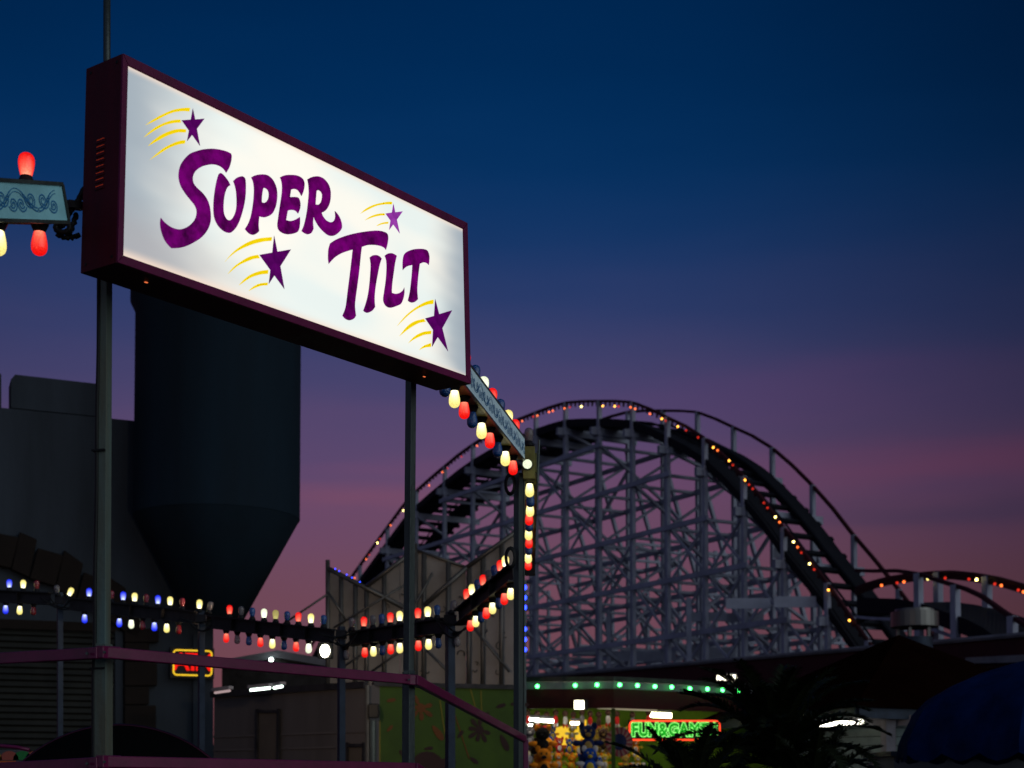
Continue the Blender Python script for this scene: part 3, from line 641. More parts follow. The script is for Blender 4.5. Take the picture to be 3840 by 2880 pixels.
# joint posts of the ring
def ringpost(label, u, vt, d, w, bulbs=(), ang=.5, m='bluepost'):
    P = thing('ring_post', at(u, 2951, d) - Vector((0, 0, CAMZ)), label, 'post', 'posts that carry the ring of bulb bars')
    vpost(P, 'post', (u, u), vt, GV(d), d, w, ang, MT[m])
    b = MB(); b.frame(at(u, vt + 30, d), Vector((w * .8, 0, 0)), Vector((0, w * .8, 0)), UP * .03); b.build('clamp', MT['steel'], P)
    r = random.Random(int(u))
    for k in range(3):
        hb = MB(); a = at(u - r.uniform(30, 90), vt + r.uniform(15, 45), d - .06); c2 = at(u + r.uniform(30, 90), vt + r.uniform(20, 60), d - .06)
        pp = [a.lerp(c2, i / 12) - UP * (.03 + .03 * k) * math.sin(math.pi * i / 12) for i in range(13)]; hb.tube(pp, .007, 6); hb.build('cable', MT['black'], P, True)
    for (du, dv_, k, dr) in bulbs:
        bulb(P, at(u + du, vt + dv_, d - .02), k, dirv=Vector(dr))
    return P
ringpost('thin blue grey post at the far left, in front of the shutter', 225, 2222, 12.9, .044, [(-8, 10, 'c', (-.15, 0, 1)), (30, 18, 'Y', (.45, 0, 1))])
ringpost('thin dark post passing in front of the red ATM sign', 755, 2290, 12.15, .046, [(-8, 0, 'Y', (.05, -.1, 1)), (28, 6, 'c', (.2, 0, 1))])
ringpost('round grey post right of the bright floodlight', 1280, 2350, 11.1, .046, [(38, 12, 'c', (.05, 0, 1)), (16, 80, 'c', (.1, 0, -1))])
ringpost('grey post where two bulb bars meet, before the lime green wall', 1688, 2295, 10.2, .052, [(4, 4, 'c', (.3, 0, 1)), (24, 82, 'c', (.05, 0, -1))])
# coiled cable on the far post
for nm, u, v in (('dark cable coil hung high on the far post', 1913, 1795), ('dark cable coil hung low on the far post beside the slanting bar', 1914, 2070)):
    C_ = thing('cable_coil', at(u, v + 50, 7.9), nm, 'cable')
    for k in range(3):
        hb = MB(); hb.tube([at(u, v, 7.86 + .012 * k) + Vector(((.020 + .003 * k) * math.cos(a / 16 * 6.283), 0, (.045 + .005 * k) * math.sin(a / 16 * 6.283) - .03)) for a in range(16)], .006, 6, closed=True); hb.build('loop', MT['black'], C_, True)
# floodlight
fl = thing('floodlight', at(1219, 2470, 11.5), 'blinding white floodlight hanging under the bulb bars', 'floodlight')
b = MB(); b.frame(at(1221, 2440, 11.6), Vector((.055, 0, 0)), Vector((0, .03, 0)), UP * .06); b.build('housing', MT['black'], fl)
b = MB(); b.lathe([(.001, 0), (.036, 0), (.036, -.01), (.001, -.01)], n=20); b.v = [at(1219, 2441, 11.565) + Vector((v.x, v.z, v.y * 1.35)) for v in b.v]; b.build('lamp', emit('floodlight_lamp', (1, .93, .72), 22), fl)
b = MB(); b.tube([at(1198, 2470, 11.6), at(1190, 2425, 11.6), at(1215, 2395, 11.6)], .006, 6); b.build('bracket', emit('bracket_glint', (.5, .5, .42), 1.0) if False else MT['silver'], fl)
# ------------------------------------------------------------------ roller coaster
RX0 = (3212 - CX) / FPX; RY0 = 63.0
RP0 = Vector((RX0 * RY0, RY0, 0)); RD = Vector((-.5, .866, 0)); RW = Vector((.866, .5, 0))
K = 3840 / 2212.0
def rt(u, v):    # picture point on the near face -> (t, z)
    P = hit(u * K, v * K, RP0, RW); return ((P - RP0).dot(RD), P.z)
def R3(t, w, z): return RP0 + RD * t + RW * w + UP * z
hr = [(1990,1545),(1935,1470),(1870,1378),(1783.7,1256),(1735,1192),(1690.7,1138),(1650,1082),(1605.5,1029),(1565,986),(1522,947),(1480,920),(1441.6,902),(1405,884),(1366.6,869),(1330,866.5),(1294.5,866.5),(1258,867),(1222,870),(1188,880),(1158,891),(1118,907),(1088,922),(1055,940),(1022,960),(990,983),(961,1007),(930,1033),(900,1060),(871,1092),(838,1137),(799,1191),(763,1241),(735,1285),(705,1335),(670,1400)]
HR = [rt(*p) for p in hr]
def hz(t):
    for (t0, z0), (t1, z1) in zip(HR, HR[1:]):
        if t0 <= t <= t1: return z0 + (z1 - z0) * (t - t0) / (t1 - t0)
    return HR[0][1] if t < HR[0][0] else HR[-1][1]
bt = [rt(u, 900)[0] for u in (1935, 1870, 1783.7, 1690.7, 1605.5, 1522, 1441.6, 1366.6, 1294.5, 1222, 1158, 1088, 1022, 961, 900, 838, 779, 722)]
RC = thing('roller_coaster', R3(30, 2, 0), 'white timber roller coaster hill with orange lights along its track', 'roller coaster')
TW = 4.1; DK = 1.05
samp = [HR[0][0] + (HR[-1][0] - HR[0][0]) * i / 150 for i in range(151)]
def ribbon(w0, w1, dz0, dz1):
    b = MB(); n = len(samp)
    for t in samp:
        z = hz(t) - DK; b.v += [R3(t, w0, z + dz0), R3(t, w1, z + dz0), R3(t, w1, z + dz1), R3(t, w0, z + dz1)]
    for i in range(n - 1):
        for k in range(4): k2 = (k + 1) % 4; b.f.append([4*i+k, 4*i+k2, 4*i+4+k2, 4*i+4+k]); b.mi.append(0)
    return b
ribbon(.30, 1.15, 0, -.36).build('near_stringer', MT['track'], RC)
ribbon(2.65, 3.6, 0, -.36).build('far_stringer', MT['track'], RC)
ribbon(-.05, .12, .12, -.30).build('side_board', MT['track'], RC)
tie = MB(); t = samp[0]
while t < samp[-1]:
    z = hz(t) - DK; sl = (hz(t + .5) - hz(t - .5)); dd = (RD + UP * sl).normalized(); nn = dd.cross(RW).normalized()
    tie.frame(R3(t, 1.95, z - .25), RW * 1.95, dd * .11, nn * .09); t += .85
tie.build('track_ties', MT['track'], RC)
rl = MB()
for w in (1.25, 2.55): rl.tube([R3(t, w, hz(t) - DK + .12) for t in samp], .06, 4)
rl.build('rails', MT['track'], RC)
for w, nm in ((0, 'near_handrail'), (TW, 'far_handrail')):
    b = MB(); pts = [R3(t, w, hz(t)) for t in samp]
    for a, c_ in zip(pts, pts[1:]): b.beam(a, c_ + (c_ - a) * .03, .16, .13)
    if w == 0:
        t = samp[0]
        while t < samp[-1]: b.box(R3(t, -.03, hz(t) - .26) - Vector((.05, .05, 0)), R3(t, -.03, hz(t) - .05) + Vector((.05, .05, 0))); t += .42
    b.build(nm, MT['redrail'], RC)
levels = [CAMZ + z for z in (17.9, 15.3, 12.65, 10.05, 7.3, 4.7, 2.4)]
rows = [(0, 0), (TW, 0), (7.6, -6.0), (10.8, -10.5)]
def topz(t, off, w): return hz(t) - (DK + .3 if (w not in (0, TW)) else -.02) + off
for i, t in enumerate(bt):
    for w, off in rows:
        zt = topz(t, off, w)
        if zt < 1.5: continue
        b = MB(); s_ = .21 if w in (0, TW) else .17; tp = R3(t, w, zt); b.beam(R3(t, w, 0), tp, s_, s_, RD)
        b.build('post', MT['wood'], RC)
    b = MB(); b.beam(R3(t, 2.05, 0), R3(t, 2.05, hz(t) - 1.7), .17, .17, RD); b.build('post', MT['wood'], RC)
    # cap board under the track
    z = hz(t) - DK - .58; b = MB(); b.frame(R3(t, TW / 2, z), RW * (TW / 2 + .55), RD * .10, UP * .19); b.build('bent_cap', MT['wood'], RC)
    b = MB(); b.frame(R3(t, -.05, z + .05) + RD * .16, RW * .12, RD * .30, UP * .24); b.build('ledger_block', MT['wood'], RC)
braces = []
def addb(a, c_, w=.13, m='wood'): braces.append((a, c_, w))
for w, off in rows:
    for zl in levels:
        ok = [t for t in bt if hz(t) - 1.7 + off > zl]
        if len(ok) < 2: continue
        a, c_ = min(ok) - .4, max(ok) + .4
        b = MB(); b.beam(R3(a, w - .14, zl), R3(c_, w - .14, zl), .13, .25); b.build('ledger_beam', MT['wood'], RC)
zz_ = [0.3] + sorted(levels) + [40]
for i, t in enumerate(bt):
    for (w0, o0), (w1, o1) in zip(rows, rows[1:]):
        for k in range(len(zz_) - 1):
            za, zb = zz_[k], zz_[k + 1]
            zt = min(hz(t) - 1.7, topz(t, o0, w0) if o0 else 99, topz(t, o1, w1) if o1 else 99)
            if za > zt - .8: continue
            zb = min(zb, zt)
            if (i + k) % 2: addb(R3(t + .12, w0, za), R3(t + .12, w1, zb))
            else: addb(R3(t - .12, w0, zb), R3(t - .12, w1, za))
            addb(R3(t + .1, w0, zb), R3(t + .1, w1, zb), .14)
    # batter legs leaning out on the far side and slight on the near side
    zt = hz(t) - DK - .6
    if zt > 5: addb(R3(t + .15, TW, zt - .5), R3(t + .15, TW + (zt - .5) * .34, .2), .17)
r = random.Random(3)
for w, off in rows:
    for i in range(len(bt) - 1):
        t0, t1 = bt[i], bt[i + 1]
        for k in range(1, len(levels)):
            lo, hi = levels[k], levels[k - 1]
            if min(topz(t0, off, w), topz(t1, off, w)) < hi + .1: continue
            near = (w == 0); 
            if near and not (i in (1, 2, 3, 4, 5) and k >= 3 or (i + k) % 5 == 0): continue
            if not near and (i * 3 + k * 2) % 4 != 1: continue
            ww = .09 if near else .13
            if near or (i + k) % 2: addb(R3(t0, w + .1, lo), R3(t1, w + .1, hi), ww)
            if near or not (i + k) % 2: addb(R3(t0, w + .16, hi), R3(t1, w + .16, lo), ww)
vis = sorted(braces, key=lambda x: -(x[0] - x[1]).length / ((x[0] + x[1]) / 2).y)
for a, c_, w in vis[:100]:
    b = MB(); b.beam(a, c_, w, w * 1.3, RD); b.build('brace', MT['wood'], RC)
b = MB()
for a, c_, w in vis[100:]: b.beam(a, c_, w, w * 1.3, RD)
tag(b.build('lesser_braces', MT['wood'], RC), kind='stuff')
# cross ties on the ladder side / walkway plates seen on the drop
for (u0, u1, v0, v1, dd) in ((1568, 1664, 1292, 1315, 66), (1672, 1777, 1288, 1312, 65), (1487, 1568, 1322, 1342, 72), (1568, 1650, 1324, 1344, 73), (1478, 1590, 1398, 1424, 76), (1310, 1460, 1406, 1428, 80), (1236, 1312, 1402, 1418, 84), (1672, 1722, 1183, 1204, 69)):
    z1 = at(u0 * K, v0 * K, dd).z; z0 = at(u0 * K, v1 * K, dd).z; p = at(u0 * K, v0 * K, dd); q = at(u1 * K, v0 * K, dd)
    b = MB(); b.box((p.x, dd, z0), (q.x, dd + .08, z1)); b.build('walkway_board', MT['wood'], RC)
for (u, vt, dd) in ((1487, 1292, 72), (1314, 1318, 80)):
    p = at(u * K, vt * K, dd); b = MB(); b.box((p.x - .12, dd - .2, 0), (p.x + .12, dd - .02, p.z)); b.build('post', MT['wood'], RC)
# second, nearer hill on the right
RC2 = thing('roller_coaster', at(3700, 2300, 54) * 1, 'low curved coaster hump at right edge, behind the silver roof vent', 'roller coaster')
WORLD[RC2.name] = Vector((RC2.location.x, RC2.location.y, 0)); RC2.location.z = 0
def chain(pts, d0, d1, n=50):
    u0, u1 = pts[0][0], pts[-1][0]; res = []
    for i in range(n + 1):
        u = u0 + (u1 - u0) * i / n
        for (a, va), (b_, vb) in zip(pts, pts[1:]):
            if a <= u <= b_: v = va + (vb - va) * (u - a) / (b_ - a); break
        res.append(at(u * K, v * K, d0 + (d1 - d0) * i / n))
    return res
N3 = chain([(1850,1232),(1878,1233.5),(1939,1233),(1987,1240.5),(2034,1256),(2086,1272),(2121,1288),(2173,1325),(2212,1348),(2290,1410)], 57, 44)
N2 = chain([(1850,1272),(1872,1262),(1895,1255),(1918,1249),(1947,1244),(1987,1239.5),(2017,1237),(2058,1235.5),(2104,1240),(2156,1249),(2212,1265),(2290,1295)], 61, 50)
for nm, ch, th in (('near_handrail', N3, .13), ('far_handrail', N2, .12)):
    b = MB()
    for a, c_ in zip(ch, ch[1:]): b.beam(a, c_ + (c_ - a) * .03, .14, th)
    if ch is N2:
        for i in range(len(ch) - 1):
            for f in (0, .5):
                p = ch[i].lerp(ch[i + 1], f); b.box(p + Vector((-.06, -.06, -.27)), p + Vector((.06, .06, -.03)))
    b.build(nm, MT['redrail'], RC2)
b = MB(); n = len(N3)
for a, c_ in zip(N3, N2):
    b.v += [a - UP * 1.0, c_ - UP * 1.1, c_ - UP * 1.45, a - UP * 1.55]
for i in range(n - 1):
    for k in range(4): k2 = (k + 1) % 4; b.f.append([4*i+k, 4*i+k2, 4*i+4+k2, 4*i+4+k]); b.mi.append(0)
b.build('track_deck', MT['track'], RC2)
b = MB()
for a, c_ in zip(N3, N3[1:]): b.beam(a - UP * 1.75, c_ - UP * 1.75, .1, .1)
b.build('ledger_beam', MT['wood'], RC2)
for i in (15, 24, 38, 46):
    p = N3[min(i, n - 1)]; b = MB(); b.beam(Vector((p.x, p.y - .1, 0)), p + Vector((0, -.1, 0)), .24, .24, RD); b.build('post', MT['wood'], RC2)
    b = MB(); q = N2[min(i, n - 1)]; b.beam(p - UP * 2.3, Vector((q.x, q.y, p.z - 2.3)), .14, .3); b.build('bent_cap', MT['wood'], RC2)
for i in (20, 32, 43):
    p = N2[min(i, n - 1)]; b = MB(); b.beam(Vector((p.x, p.y, 0)), p, .26, .26, RD); b.build('post', MT['wood'], RC2)
# small lamps on both
LM = {'Y': emit('coaster_lamp_yellow', (1, .80, .22), 9), 'A': emit('coaster_lamp_amber', (1, .40, .05), 6), 'O': emit('coaster_lamp_orange', (1, .16, .03), 3), 'r': emit('coaster_lamp_red', (1, .04, .02), .9), 'B': emit('blue_led', (.02, .05, 1), 7), 'G': emit('green_led', (.06, 1, .15), 13), 'W': emit('white_lamp', (.8, 1, .9), 14)}
LL = {'Y': 'yellow lamp', 'A': 'amber lamp', 'O': 'orange lamp', 'r': 'faint red lamp', 'B': 'blue lamp', 'G': 'green lamp', 'W': 'white lamp'}
LMESH = {}
def lamp(par, P, k, r=.046):
    key = (k, r)
    if key not in LMESH:
        b = MB(); b.lathe([(r * math.sin(a * math.pi / 6) + 1e-4, -r * math.cos(a * math.pi / 6)) for a in range(7)], n=10)
        me = bpy.data.meshes.new('lamp'); me.from_pydata([tuple(v) for v in b.v], [], b.f); me.materials.append(LM[k]); LMESH[key] = me
    o = bpy.data.objects.new('lamp', LMESH[key]); COL.objects.link(o); o.parent = par; o.location = P - wpos(par); o['label'] = LL[k]; return o
for u, v, k in ((871,1103,'Y'),(815.4,1172.7,'Y'),(844,1135,'O'),(766,1248.5,'O'),(791,1208,'O'),(798,1198.5,'r'),(821,1164,'r'),(927,1048.6,'O'),(955.7,1020,'O'),(966.8,1011.6,'r'),(997,986.6,'r'),(1030.6,963,'O'),(1128,909.7,'O'),(1152,900,'r'),(1161,898,'O'),(1186,890,'O'),(1194,887.5,'O'),(1219.5,882,'O'),(1230.6,879.7,'r'),(1255.8,878.3,'Y'),(1302,877,'A'),(1327.8,877.5,'A'),(1336,878,'r'),(1362,879.7,'O'),(1372,883,'O'),(1404,894,'O'),(1429.4,904.7,'A'),(1437.5,908.6,'r'),(1464,921.4,'A'),(1482,929.7,'r'),(1508,945,'r'),(1540.8,966.4,'A'),(1550,972.8,'O'),(1575,995,'A'),(1583,1004.7,'r'),(1609.4,1037,'A'),(1618,1047,'r'),(1626,1056,'r'),(1650,1086.3,'r'),(1658,1097,'r'),(1675,1116.8,'Y'),(1684,1128,'O'),(1714,1170.6,'Y'),(1723,1182,'O'),(1731,1194,'r'),(1749,1218,'Y'),(1758.7,1230,'r'),(1789.6,1274.7,'A'),(1835,1340,'A')):
    lamp(RC, hit(u * K, v * K, RP0 - RW * .22, RW), k)
for u, v, k in ((1904.4,1264.5,'O'),(1938,1259,'r'),(1952.6,1257,'O'),(2004.4,1250,'Y'),(2041.7,1248.7,'r'),(2093,1251,'r'),(2109.5,1252,'Y'),(2149,1261.5,'r'),(2163,1264.8,'O'),(2199.6,1274.7,'r'),(2211,1278.7,'O')):
    lamp(RC2, at(u * K, v * K, 61 - 11 * (u - 1850) / 440 - .5), k, .05)
# ------------------------------------------------------------------ castle
WX = Vector((.928, .371, 0)); WN = Vector((-.371, .928, 0)); WP = Vector((-6.70, 20, 0))   # wall runs along WX, WN points into the building
def wp(u, v, off=0): return hit(u, v, WP + WN * off, WN)
CA = thing('castle_building', wp(400, 2900) * 1, 'dark grey castle building with battlements and a hanging round turret', 'building')
CA.location.z = 0; WORLD[CA.name] = Vector(CA.location)
def wslab(name, pts, m, thick, off=0, par=CA, label=None, bevel=0):
    b = MB(); b.prism([wp(u, v, off) for u, v in pts], WN * thick); return b.build(name, m, par, label=label, bevel=bevel)
G0 = 2951 + 1.6 / 20 * FPX
L0, L1 = -1400, 800
ly = 1525 + (-L0) * -.108 + 0
wslab('wall', [(-900, GV(18)), (-900, 1440), (800, 1607), (800, GV(21))], MT['castle'], 3.5)
def merlon(u0, u1, dv=0): 
    f = lambda u: 1521 + .098 * u
    t = lambda u: 1400 + .107 * u
    wslab('merlon', [(u0, f(u0) + 4), (u0, t(u0) + 18), (u0 + 16, t(u0)), (u1 - 3, t(u1)), (u1, t(u1) + 5), (u1, f(u1) + 4)], MT['castle'], .45, .003)
merlon(41, 413); merlon(-260, 5); merlon(-720, -400)
# round turret hung on the corner
td = 19.6; tr_ = 1.07; tc_ = at(806, 2951, td + .9); tc_.z = 0
tr_ = 311 / FPX * (td + .9) * .995
zt = at(806, 900, td).z; zj = at(806, 1915, td + .3).z; zb = at(806, 2318, td + .9).z
zf = at(806, 1085, td).z
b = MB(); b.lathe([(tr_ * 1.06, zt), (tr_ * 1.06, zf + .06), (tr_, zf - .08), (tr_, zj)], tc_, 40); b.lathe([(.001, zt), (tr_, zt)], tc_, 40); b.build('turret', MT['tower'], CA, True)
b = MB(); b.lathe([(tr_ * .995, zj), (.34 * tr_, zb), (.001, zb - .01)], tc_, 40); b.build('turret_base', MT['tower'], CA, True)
# stone arch and jamb blocks, shutter, jamb strip
def blk(pts, label=None): wslab('stone_block', pts, MT['stone'], -.14, -.003, bevel=.015)
arc = [(-120, 1965), (-20, 1995), (70, 2018), (138, 2052), (236, 2085), (310, 2142), (395, 2180), (470, 2235), (545, 2290)]
for i in range(len(arc) - 1):
    (u0, v0), (u1, v1) = arc[i], arc[i + 1]; s_ = (v1 - v0) / (u1 - u0); out_ = 18 if i % 2 == 0 else -8
    blk([(u0 + 1, v0 - out_), (u1 - 2, v1 - out_ - 6), (u1 - 32, v1 + 118), (u0 - 30, v0 + 122)])
for i, (v0, v1, e) in enumerate(((2360, 2412, 590), (2414, 2482, 554), (2484, 2574, 584), (2578, 2644, 554), (2647, 2738, 580), (2741, 2830, 556), (2833, 2930, 584), (2933, 3030, 556), (3033, 3140, 584), (3143, 3320, 556))):
    blk([(462, v0), (e, v0), (e, v1), (462, v1)])
wslab('door_jamb', [(430, 2368), (459, 2372), (459, GV(20)), (430, GV(20))], MT['castle'], -.06, -.003)
b = MB(); a0 = wp(-600, 2340, -.02); a1 = wp(428, 2375, -.02); zt_ = a1.z; n = int(zt_ / .085)
for i in range(n):
    z = zt_ - i * .085
    b.add([Vector((a0.x, a0.y, z)), Vector((a1.x, a1.y, z)), Vector((a1.x, a1.y, z - .06)) - WN * .03, Vector((a0.x, a0.y, z - .06)) - WN * .03, Vector((a1.x, a1.y, z - .085)), Vector((a0.x, a0.y, z - .085))], [(0, 3, 2, 1), (3, 5, 4, 2)])
b.build('roller_shutter', MT['shutter'], CA)
wslab('lintel', [(-600, 2300), (430, 2340), (430, 2372), (-600, 2338)], MT['stone'], -.08, -.003)
wslab('corner_pilaster', [(722, 2380), (797, 2390), (797, GV(20.5)), (722, GV(20.5))], MT['castle'], -.05, -.003)
# ATM sign
AT = thing('atm_sign', wp(722, 2545, -.2), 'small neon ATM sign with red letters and yellow border on castle corner', 'sign')
cA = wp(722, 2486, -.17); aw = (wp(796, 2486, -.17) - wp(648, 2486, -.17)).length / 2; ah = (wp(722, 2437, -.17).z - wp(722, 2535, -.17).z) / 2
b = MB(); b.frame(cA + WN * .05, WX * (aw + .03), WN * .04, UP * (ah + .03)); b.build('box', MT['black'], AT)
def rrect(cx, cz, w, h, r, n=5):
    pts = []
    for sx, sz, a0 in ((1, 1, 0), (-1, 1, 90), (-1, -1, 180), (1, -1, 270)):
        for i in range(n + 1):
            a = math.radians(a0 + 90 * i / n); pts.append((cx + sx * (w - r) + r * math.cos(a), cz + sz * (h - r) + r * math.sin(a)))
    return pts
b = MB(); b.tube([cA + WX * x + UP * z - WN * .012 for x, z in rrect(0, 0, aw - .01, ah - .01, .045)], .012, 6, closed=True)
b.build('neon_border', emit('yellow_neon', (1, .62, .03), 1.0), AT)
def text_mesh(txt, size, off=0, ext=.002, outline=0, bev=0, xs=1.0):
    cu = bpy.data.curves.new('t', 'FONT'); cu.body = txt; cu.size = size; cu.align_x = 'CENTER'; cu.align_y = 'CENTER'; cu.offset = off; cu.extrude = ext
    if outline: cu.fill_mode = 'NONE'; cu.bevel_depth = bev; cu.extrude = 0; cu.bevel_resolution = 1
    o = bpy.data.objects.new('tmp', cu); COL.objects.link(o); bpy.context.view_layer.update()
    me = bpy.data.meshes.new_from_object(o.evaluated_get(bpy.context.evaluated_depsgraph_get())); bpy.data.objects.remove(o); bpy.data.curves.remove(cu)
    for v in me.vertices: v.co.x *= xs
    return me
redneon = emit('red_neon', (1, .012, .008), 1.0)
for ch, x in (('A', -.155), ('T', 0), ('M', .155)):
    me = text_mesh(ch, ah * 1.85, .007, .004, xs=1.0); me.materials.append(redneon)
    o = link('letter', me, AT, None, 'red letter ' + ch); place_mat(o, cA + WX * x - WN * .012, WX, UP, -WN, AT)
# ------------------------------------------------------------------ zigzag panels on scaffold pipes
PD = 19.0; PN = Vector((0, 1, 0)); PP = Vector((0, PD, 0))
def pp(u, v, off=0): return hit(u, v, PP + PN * off, PN)
ZP = thing('slide_backboard', pp(1600, 2951) - Vector((0, 0, CAMZ)), 'beige zigzag topped panels braced with scaffold pipes behind the bulb bars', 'ride structure')
sky_ = [(1229, 2130), (1369, 2199), (1557, 2061), (1748, 2127), (1935, 1990), (1962, 1978)]
cuts = [1229, 1279, 1332, 1369, 1440, 1500, 1557, 1589, 1680, 1748, 1810, 1880, 1962]
def topv(u):
    for (a, va), (b_, vb) in zip(sky_, sky_[1:]):
        if a <= u <= b_: return va + (vb - va) * (u - a) / (b_ - a)
for a, c_ in zip(cuts, cuts[1:]):
    b = MB(); b.prism([pp(a + .7, topv(a + .7)), pp(c_ - .7, topv(c_ - .7)), pp(c_ - .7, 2700), pp(a + .7, 2700)], PN * .04); b.build('panel', MT['beige'], ZP)
    # small rings and dents on the sheet
def ptube(name, pts, r, off=-.08):
    b = MB(); b.tube([pp(u, v, off) for u, v in pts], r, 8); return b.build(name, MT['pipe'], ZP, True)
for u, ex in ((1229, 30), (1279, -6), (1332, -6), (1374, -4), (1440, -4), (1557, 22), (1589, -6), (1680, -4), (1758, -6), (1810, -6), (1880, -6)):
    ptube('upright_pipe', [(u, topv(u) - ex), (u, 2700)], .028)
for a, c_ in (((1231, 2132), (1512, 2278)), ((1371, 2201), (1557, 2062)), ((1590, 2270), (1750, 2128)), ((1750, 2128), (1962, 1974))):
    ptube('edge_rail', [a, c_], .030, -.10)
for a, c_ in (((1557, 2062), (1748, 2127)),): ptube('edge_rail', [a, c_], .018, -.03)
for a, c_ in (((1062, 2340), (1226, 2230)), ((1245, 2530), (1505, 2350)), ((1250, 2355), (1515, 2195)), ((1390, 2520), (1560, 2400)), ((1620, 2150), (1505, 2360)), ((1765, 2300), (1900, 2180)), ((1755, 2330), (1910, 2520)), ((1600, 2440), (1700, 2540)), ((1230, 2220), (1300, 2330))):
    ptube('diagonal_brace', [a, c_], .014, -.14)
bl = MB()
r = random.Random(5)
for k in range(26):
    u = r.uniform(1445, 1900); v = r.uniform(2200, 2540)
    if v < topv(u) + 30: continue
    P = pp(u, v, -.02); R_ = r.uniform(.02, .05); a0 = r.uniform(0, 6)
    bl.tube([P + Vector((R_ * math.cos(a0 + i * .5), 0, R_ * math.sin(a0 + i * .5))) for i in range(9)], .006, 5)
bl.build('wire_hooks', MT['black'], ZP)
for u, v in ((1257, 2133), (1272, 2141), (1300, 2155), (1320, 2166), (1350, 2182)):
    lamp(ZP, pp(u, v, -.05), 'B', .007)
LB = thing('led_pole', pp(1967, 2951, -1) - Vector((0, 0, CAMZ)), 'slim pole strung with blue LED lamps right of the zigzag panels', 'pole')
b = MB(); b.tube([pp(1968.5, 2180, -1), pp(1968, GV(18), -1)], .018, 6); b.build('pole', MT['galv'], LB)
for v in (2203, 2241, 2278, 2359, 2398, 2436): lamp(LB, pp(1966, v, -1.05), 'B', .030)
# ------------------------------------------------------------------ grey trailer and lime green trailer
TR = thing('trailer', at(1100, 2951, 17) - Vector((0, 0, CAMZ)), 'grey show trailer with lap siding and a plain door', 'trailer')
ta = at(803, 2607, 18.1); tb = at(1380, 2566, 16.3); TX = (tb - ta); TX.z = 0; TL = TX.length; TX.normalize(); TNn = Vector((-TX.y, TX.x, 0))
TN2 = TNn if TNn.y > 0 else -TNn
zt = (ta.z + tb.z) / 2
b = MB(); b.prism([Vector((ta.x, ta.y, .5)), Vector((tb.x, tb.y, .5)), Vector((tb.x, tb.y, zt)), Vector((ta.x, ta.y, zt))], TN2 * 2.4); b.build('body', MT['trailer'], TR)
for i in range(12):
    z = zt - .5 - i * .16; b = MB(); p = Vector((ta.x, ta.y, z)); q = Vector((tb.x, tb.y, z)); b.beam(p - TN2 * .008, q - TN2 * .008, .016, .02)
    if z > .6: b.build('siding_seam', MT['trailer'], TR)
b = MB(); b.beam(Vector((ta.x, ta.y, zt)) - TN2 * .03, Vector((tb.x, tb.y, zt)) - TN2 * .03, .06, .07); b.build('roof_edge', MT['steel'], TR)
def trp(u, v, off=-.02): return hit(u, v, ta + TN2 * off, TN2)
for (u0, u1, v0) in ((968, 1048, 2668), (1304, 1368, 2795)):
    p = trp(u0, v0); q = trp(u1, v0); b = MB(); b.prism([p, q, Vector((q.x, q.y, .55)), Vector((p.x, p.y, .55))], TN2 * .015); D_ = b.build('door', MT['door'], TR)
    b = MB()
    for x in (p, q): b.beam(Vector((x.x, x.y, .5)) - TN2 * .01, x - TN2 * .01 + UP * .03, .035, .035, TX)
    b.beam(p - TN2 * .01, q - TN2 * .01, .035, .035); b.build('door_frame', MT['steel'], D_)
    hp = p.lerp(q, .12); b = MB(); b.frame(Vector((hp.x, hp.y, 1.75 if u0 < 1000 else 1.7)) - TN2 * .03, TX * .05, TN2 * .02, UP * .02); b.build('handle', MT['silver'], D_)
b = MB(); b.tube([trp(1378, 2570, -.1), trp(1378, GV(16.3), -.1)], .025, 8); b.build('corner_pipe', MT['pipe'], TR)
# fluorescent tubes over the trailer and the stall roof behind
tubem = emit('fluorescent_tube', (.82, 1, .86), 6)
for i, (u0, v0, u1, v1, st_) in enumerate(((806, 2598, 862, 2590, 0), (940, 2588, 1012, 2580, 1), (1028, 2580, 1058, 2574, 1))):
    T = thing('fluorescent_lamp', at((u0 + u1) / 2, (v0 + v1) / 2 + 8, 15.6), ('dim fluorescent tube at the castle corner above the trailer', 'long bright fluorescent tube above the trailer roof', 'short bright fluorescent tube nearest the grey post above the trailer')[i], 'lamp', 'fluorescent tubes above the trailer')
    b = MB(); b.tube([at(u0, v0, 15.6), at(u1, v1, 15.4)], .013, 8); b.build('tube', tubem if st_ else emit('dim_tube', (.7, .5, .5), .6), T)
    b = MB(); b.beam(at(u0 - 4, v0 - 12, 15.62), at(u1 + 4, v1 - 12, 15.42), .06, .03); b.build('housing', MT['whitestrip'], T)
ST = thing('stall_roof', at(1050, 2951, 24) - Vector((0, 0, CAMZ)), 'low dark gabled stall roof behind the trailer under the floodlight', 'stall')
b = MB(); b.prism([at(830, 2475, 24), at(1040, 2438, 24), at(1270, 2478, 24), at(1270, 2506, 24), at(1040, 2466, 24), at(830, 2500, 24)], Vector((0, 3, 0))); b.build('roof', MT['whitestrip'], ST)
b = MB(); b.prism([at(832, 2500, 24.1), at(1040, 2470, 24.1), at(1268, 2506, 24.1), at(1268, GV(24.1), 24.1), at(832, GV(24.1), 24.1)], Vector((0, 2.6, 0))); b.build('wall', MT['steel'], ST)
lamp(ST, at(1017, 2474, 23.9), 'W', .035)
GT = thing('painted_trailer', at(1660, 2951, 16.8) - Vector((0, 0, CAMZ)), 'lime green trailer side painted with dark and orange flowers', 'trailer')
ga = at(1398, 2570, 16.4); gb = at(1965, 2580, 17.0); GX = (gb - ga); GX.z = 0; GX.normalize(); GN = Vector((-GX.y, GX.x, 0)); zt = (ga.z + gb.z) / 2
